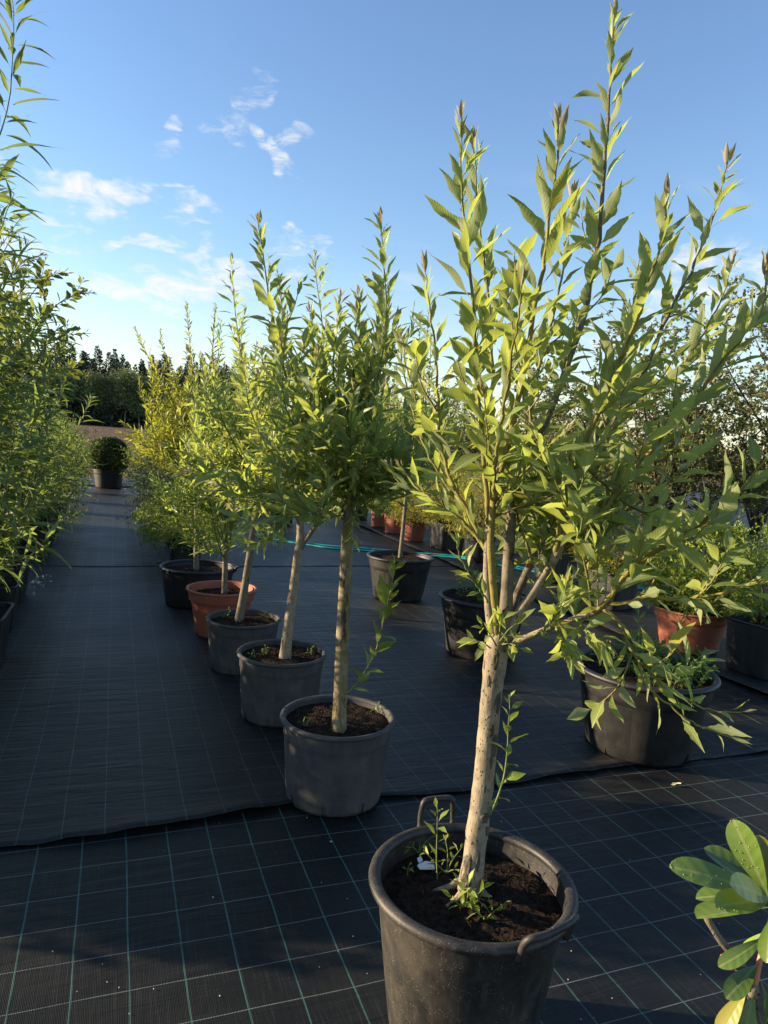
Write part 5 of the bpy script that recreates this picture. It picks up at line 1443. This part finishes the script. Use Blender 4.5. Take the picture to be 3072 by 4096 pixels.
# ------------------------------------------------------------------ wood beyond the field
rg = np.random.default_rng(300)
def clump_quads(rg, P, size):
    ld = rg.normal(size=P.shape); ld /= np.linalg.norm(ld, axis=1)[:, None]
    return leaf_quads(rg, P, ld, size, 0.7, 0.3)
Pc, Ps, Ldc = [], [], []
tk = Acc()
for k in range(360):
    y = 194+rg.random()*60; x = -120+rg.random()*330 if k > 190 else -50+rg.random()*85
    H_ = rg.uniform(14.5, 20.5)-0.012*max(0, x)
    z = float(field_z(x, y))
    n_ = 900 if -45 < x < 35 else 150
    t = rg.random(n_)
    R_ = (1-t)**0.8*rg.uniform(2.8, 4.2)+0.10
    layer = 0.80+0.20*np.sin(t*H_*7+rg.random()*6)
    a = rg.random(n_)*6.283
    r = R_*layer*np.sqrt(rg.random(n_))
    Ps.append(1.35-0.75*t)
    Ldc.append(np.stack([np.cos(a), np.sin(a), np.full(n_, -0.25)+1.2*t**3], 1))
    Pc.append(np.stack([x+r*np.cos(a), y+r*np.sin(a), z+1.5+t*(H_-1.5)-0.25*r], 1))
    tube(tk, np.array([[x, y, z-1], [x, y, z+H_]]), [0.22, 0.03], 5)
Pc = np.concatenate(Pc)
Ps = np.concatenate(Ps)
ldc = np.concatenate(Ldc)+rg.normal(size=Pc.shape)*0.35; ldc /= np.linalg.norm(ldc, axis=1)[:, None]
V, F_ = leaf_quads(rg, Pc, ldc, Ps, 0.42, 0.8)
root = thing('conifer_wood', 'dark conifer wood standing beyond the ploughed field', 'wood', (0, 200, 0)); root['kind'] = 'stuff'
o = bpy.data.objects.new('needles', fast_mesh('needles', V-np.array([0, 200, 0]), F_, None, M['conifer'], smooth=False)); col.objects.link(o); o.parent = root; o['kind'] = 'stuff'
tk.obj('trunks', M['twig_dark'], root)
# undergrowth along the wood's edge
n_ = 24000
x = np.where(rg.random(n_) < 0.45, -40+rg.random(n_)*75, -120+rg.random(n_)*330); y = 184+rg.random(n_)*10
h = 5.5+2.0*vnoise(x*0.16, x*0+3.3)+1.2*vnoise(x*0.5, x*0)
z = field_z(x, y)+rg.random(n_)**1.5*np.maximum(h, 1.5)
V, F_ = clump_quads(rg, np.stack([x, y, z], 1), 1.3)
o = bpy.data.objects.new('undergrowth', fast_mesh('undergrowth', V, F_, None, M['conifer'], smooth=False)); col.objects.link(o)
tag(o, 'dark undergrowth thicket along the edge of the wood', 'thicket', kind='stuff')
def birch(label, u, H_, R_, seed, depth=172, lean=0.0, low=0.42):
    rg = np.random.default_rng(seed)
    p = at(u, 915, depth); x, y = p[0], p[1]; z = float(field_z(x, y))
    root = thing('birch_tree', label, 'tree', (x, y, z), 'broadleaf trees along the edge of the wood')
    A_ = Acc()
    tr = catmull([(x, y, z-0.5), (x+lean*0.5, y, z+H_*0.35), (x+lean+0.3*rg.normal(), y, z+H_*0.6), (x+lean*1.1, y, z+H_*0.95)], 14)
    tube(A_, tr, np.linspace(0.24, 0.05, 14), 7)
    for k in range(9):
        i = int(rg.integers(5, 13)); a = rg.random()*6.283
        tip = tr[i]+np.array([math.cos(a)*R_*0.7, math.sin(a)*R_*0.7, rg.uniform(1, 3)])
        tube(A_, catmull([tr[i], tr[i]*0.5+tip*0.5+[0, 0, .4], tip], 6), np.linspace(0.09, 0.02, 6), 4)
    A_.obj('trunk', M['bark_pale'], root)
    n_ = 5200
    cl_ = [tr[int(rg.integers(6, 14))]+np.array([rg.normal()*R_*0.45, rg.normal()*R_*0.45, rg.normal()*0.8]) for _ in range(26)]
    P = np.array([cl_[int(i)] for i in rg.integers(0, len(cl_), n_)])+rg.normal(size=(n_, 3))*np.array([R_*0.24, R_*0.24, 0.9])
    V, F_ = clump_quads(rg, P, 0.42)
    o = bpy.data.objects.new('crown', fast_mesh('crown', V-np.array([x, y, z]), F_, None, M['birch'], smooth=False)); col.objects.link(o); o.parent = root; o['kind'] = 'stuff'
for i, (u, H_, R_, lean, lab) in enumerate([(150, 10.5, 2.6, 0.3, 'round crowned tree at the wood edge, nearest the left osiers'), (196, 11.5, 2.6, -0.2, 'slim pale trunked birch at the wood edge'), (222, 10.8, 2.3, 0.9, 'leaning pale trunked birch at the wood edge'),
                                            (268, 12.6, 3.4, 0.6, 'broadest crowned birch at the wood edge, behind the golden willow'), (300, 11.0, 2.8, 0.0, 'green tree at the wood edge, half behind the golden willow'), (110, 11.5, 3.0, 0.0, 'tree at the wood edge hidden mostly by the left osiers'),
                                            (345, 11.0, 3.0, 0.0, 'tree at the wood edge wholly behind the golden willow')]):
    birch(lab, u, H_, R_, 310+i, lean=lean)

# ------------------------------------------------------------------ evergreen twig in the foreground
pot('RH', 'plant_pot', 'round black pot of the evergreen with thick dewy leaves', 1.16, 0.62, 0.34, 0.30, M['pot_black'], ratio=0.8, style='ringed', soil_drop=0.03, seed=400)
rg = np.random.default_rng(401)
b = pots['RH']
DR = 1.12
rh = Tree('evergreen_shrub', 'evergreen shrub with thick dewy leaves, a cut stub and red stalks', 'shrub', b)
stem = catmull([b, at(1660, 2260, 1.14), at(1625, 2160, DR), at(1596, 2080, DR), at(1572, 2050, DR), at(1555, 2030, DR), at(1540, 2005, DR), at(1528, 1985, DR), at(1521, 1972, DR)], 40)
rh.wood('stem', stem, 0.0078, 0.0055, M['bark_grey'], 10, lump=0.06, rg=rg)
A = Acc(); tube(A, np.array([stem[-1], stem[-1]+nz(stem[-1]-stem[-2])*0.003]), 0.0058, 10); A.obj('cut_face', M['wood_cut'], rh.root)
A = Acc(); tube(A, catmull([at(1562, 2062, DR-.005), at(1568, 2080, DR-.008), at(1580, 2088, DR-.008), at(1588, 2084, DR-.006)], 8), [.004, .007, .008, .008, .007, .006, .005, .003], 8); A.obj('bud', M['bud_orange'], rh.root)
st2 = catmull([at(1625, 2160, DR), at(1636, 2100, DR), at(1650, 2040, DR+.01), at(1665, 1985, DR+.02), at(1672, 1950, DR+.02)], 20)
rh.wood('stem', st2, 0.0050, 0.0035, M['red_stalk'], 8)
hub = at(1664, 1946, DR+.01)
drops = Acc()
def rleaf(p0, p1, nrm, L=None, vi=0, wet=False):
    d = p1-p0; l = np.linalg.norm(d)
    m4 = leaf_matrix(p0, d, np.asarray(nrm, float), l)
    rh.leaves.append((m4, 'rhodo', vi, l))
    if wet:
        v, f, u = LK['rhodo'].V[vi]
        for j in range(30):
            i = int(rg.integers(3, 12)); s = rg.uniform(-0.95, 0.95)
            a, c_, e = v[i*3], v[i*3+1], v[i*3+2]
            q = c_*(1-abs(s))+(a if s < 0 else e)*abs(s)
            i2 = min(i+1, 13); t_ = rg.random()
            a2, c2, e2 = v[i2*3], v[i2*3+1], v[i2*3+2]
            q = q*(1-t_)+(c2*(1-abs(s))+(a2 if s < 0 else e2)*abs(s))*t_
            w = (m4 @ np.array([*q, 1]))[:3]
            r = 0.0006+0.0010*rg.random()**2
            th = np.linspace(0, 6.283, 7)[:-1]
            n_ = nz(np.asarray(nrm, float)); x_ = nz(np.cross(n_, d)); y_ = np.cross(n_, x_)
            V_ = [w+r*(x_*math.cos(t2)+y_*math.sin(t2)) for t2 in th]+[w+0.6*r*(x_*math.cos(t2)+y_*math.sin(t2))*1.1+n_*r*0.55 for t2 in th]+[w+n_*r*0.8]
            drops.add(V_, [(k, (k+1) % 6, 6+(k+1) % 6, 6+k) for k in range(6)]+[(6+k, 6+(k+1) % 6, 12) for k in range(6)])
up = np.array([0, 0, 1.0]); toward = -CF
rleaf(hub, at(1479, 1856, DR-.03), up*0.8+toward*0.5-CR*0.1, vi=0, wet=True)
rleaf(hub, at(1582, 1775, DR+.02), toward*0.8-CR*0.5+up*0.3, vi=1, wet=True)
rleaf(hub, at(1570, 1955, DR-.08), up*0.9+toward*0.5, vi=2, wet=True)
rleaf(hub, at(1498, 1918, DR+.03), up*1.0+toward*0.2, vi=3)
rleaf(at(1672, 1960, DR), at(1503, 1972, DR-.04), up*0.9-toward*0.15, vi=4)
rleaf(hub, at(1530, 1815, DR+.05), toward*0.4+up*0.8, vi=3)
rleaf(hub, at(1640, 1800, DR+.06), toward*0.7+up*0.3, vi=4)
rleaf(hub, at(1600, 1900, DR-.06), up*0.8+toward*0.6, vi=1)
rleaf(at(1640, 2080, DR), at(1572, 2150, DR-.05), toward*0.6-CR*0.5+up*0.2, vi=3)
rleaf(hub, at(1700, 1800, DR+.05), toward*0.5+up*0.5+CR*0.3, vi=1)
rleaf(hub, at(1790, 1900, DR), up+toward*0.3, vi=0)
rleaf(hub, at(1740, 1990, DR-.08), up+toward*0.3, vi=2)
rleaf(at(1668, 1975, DR), at(1650, 2075, DR-.05), -CR*0.6+toward*0.7+up*0.3, vi=3)
rleaf(at(1655, 2020, DR), at(1566, 2095, DR-.04), toward*0.8-CR*0.3+up*0.5, vi=0)
rleaf(at(1655, 2010, DR+.01), at(1590, 2065, DR+.03), up*0.8-CR*0.5, vi=2)
rleaf(at(1618, 2130, DR), at(1551, 2240, DR-.02), -CR*0.8+toward*0.5, vi=4)
rleaf(at(1628, 2130, DR), at(1602, 2290, DR-.04), toward*0.9-CR*0.3, vi=1)
rleaf(at(1636, 2100, DR), at(1603, 2150, DR+.02), toward*0.5-CR*0.6, vi=3)
rleaf(at(1640, 2110, DR), at(1680, 2230, DR-.02), toward*0.6+CR*0.5, vi=0)
for (u, v) in [(1596, 2080), (1625, 2140)]:
    A = Acc(); p = at(u, v, DR); tube(A, catmull([p-up*0.012, p, p+up*0.012], 6), [.006, .010, .011, .011, .009, .006], 9, lump=.08, rng=rg); A.obj('knot', M['bark_grey'], rh.root)
rh.done()
o = drops.obj('dew_drops', M['water'], rh.root); o['kind'] = 'stuff'

# ------------------------------------------------------------------ hose and small things on the ground
def hose_path(pts, dx, dy, rg):
    P = []
    for (u, v) in pts:
        p = gnd(u, v)
        P.append([p[0]+dx, p[1]+dy, fabric_height(p[0], p[1])+0.014])
    return catmull(P, 90)
rg = np.random.default_rng(500)
root = thing('garden_hose', 'doubled turquoise garden hose lying across the fabric', 'hose', (3.0, 9.3, 0.02))
A = Acc()
main = [(1700, 1352), (1640, 1338), (1570, 1320), (1440, 1290), (1280, 1262), (1130, 1238), (1000, 1213), (900, 1203), (800, 1194), (720, 1188), (660, 1180), (610, 1172), (580, 1168)]
loop = [(580, 1168), (562, 1162), (556, 1150), (575, 1141), (592, 1149), (585, 1160), (560, 1166), (545, 1160), (530, 1150), (527, 1143), (540, 1138)]
tube(A, hose_path(main+[(558, 1158), (550, 1150), (540, 1142), (527, 1143)], 0, 0, rg), 0.013, 7); A.obj('hose_run', M['hose'], root)
A = Acc(); tube(A, hose_path([(1700, 1346), (1640, 1334), (1570, 1317), (1440, 1287), (1280, 1258), (1130, 1234), (1000, 1210), (900, 1199), (800, 1190), (720, 1184), (660, 1177)]+loop[:7], 0, 0.03, rg), 0.013, 7); A.obj('hose_run', M['hose'], root)

def flat_leaf(name, label, u, v, L, material, seed, cat='leaf'):
    rg = np.random.default_rng(seed)
    p = gnd(u, v); p[2] = fabric_height(p[0], p[1])+0.004
    v_, f_, u_ = leaf_template(seed, 0.45, curl=-0.25, wave=0.06, fold=0.6)
    a = rg.random()*6.283
    m4 = leaf_matrix(p, np.array([math.cos(a), math.sin(a), 0.05]), np.array([0, 0, 1.0]), L)
    A_ = Acc(); A_.add(v_ @ m4[:3, :3].T+m4[:3, 3], f_.tolist(), u_)
    tag(A_.obj(name, material, origin=p), label, cat, 'fallen leaves on the fabric')
flat_leaf('fallen_leaf', 'pale curled dry leaf on the fabric in front of the herb pot', 1448, 1697, 0.05, M['dry_leaf'], 511)
flat_leaf('fallen_leaf', 'brown dead leaf far down the middle of the path', 251, 1124, 0.09, M['brown_leaf'], 512)
flat_leaf('fallen_leaf', 'small dark leaf lying in the path opposite the low forking willow', 176, 1602, 0.035, M['brown_leaf'], 513)
flat_leaf('fallen_leaf', 'small tan leaf on the near fabric between two willow pots', 716, 1818, 0.022, M['dry_leaf'], 514)
flat_leaf('fallen_leaf', 'pale twig leaf beside the low forking willow pot', 645, 1595, 0.03, M['dry_leaf'], 515)
# torn white plant label in the tub
p = gnd(920, 1873, zs1+0.004)
A = Acc()
q = np.array([(-.022, -.010, .004), (.020, -.014, .0), (.026, .006, .006), (.004, .012, .010), (-.018, .010, .006), (-.026, .0, .008)])
A.add(np.vstack([p+q, p+q-[0, 0, .002]]), [(0, 1, 2, 3, 4, 5)]+[(i, 6+i, 6+(i+1) % 6, (i+1) % 6) for i in range(6)])
q2 = np.array([(-.016, .012, .008), (-.004, .014, .012), (-.004, .028, .016), (-.016, .026, .012)])
A.add(np.vstack([p+q2, p+q2-[0, 0, .002]]), [(0, 1, 2, 3)]+[(i, 4+i, 4+(i+1) % 4, (i+1) % 4) for i in range(4)])
tag(A.obj('plant_label', M['label'], smooth=False, origin=p), 'torn white plastic label lying on the soil of the handled tub', 'label')
# bits of grit on the fabric
A = Acc(); rg = np.random.default_rng(520)
for k in range(90):
    u, v = rg.uniform(0, 1659), rg.uniform(1300, 2212)
    p = gnd(u, v); p[2] = fabric_height(p[0], p[1])+0.0015
    s = rg.uniform(0.0012, 0.0035)
    A.add(p+s*np.array([(1, 0, 0), (-.5, .9, 0), (-.5, -.9, 0), (0, 0, 1)])*rg.uniform(0.6, 1.3, (4, 1)), [(0, 1, 3), (1, 2, 3), (2, 0, 3)])
tag(A.obj('grit', M['dry_leaf'], smooth=False), 'pale specks of grit scattered over the black fabric', 'grit', kind='stuff')
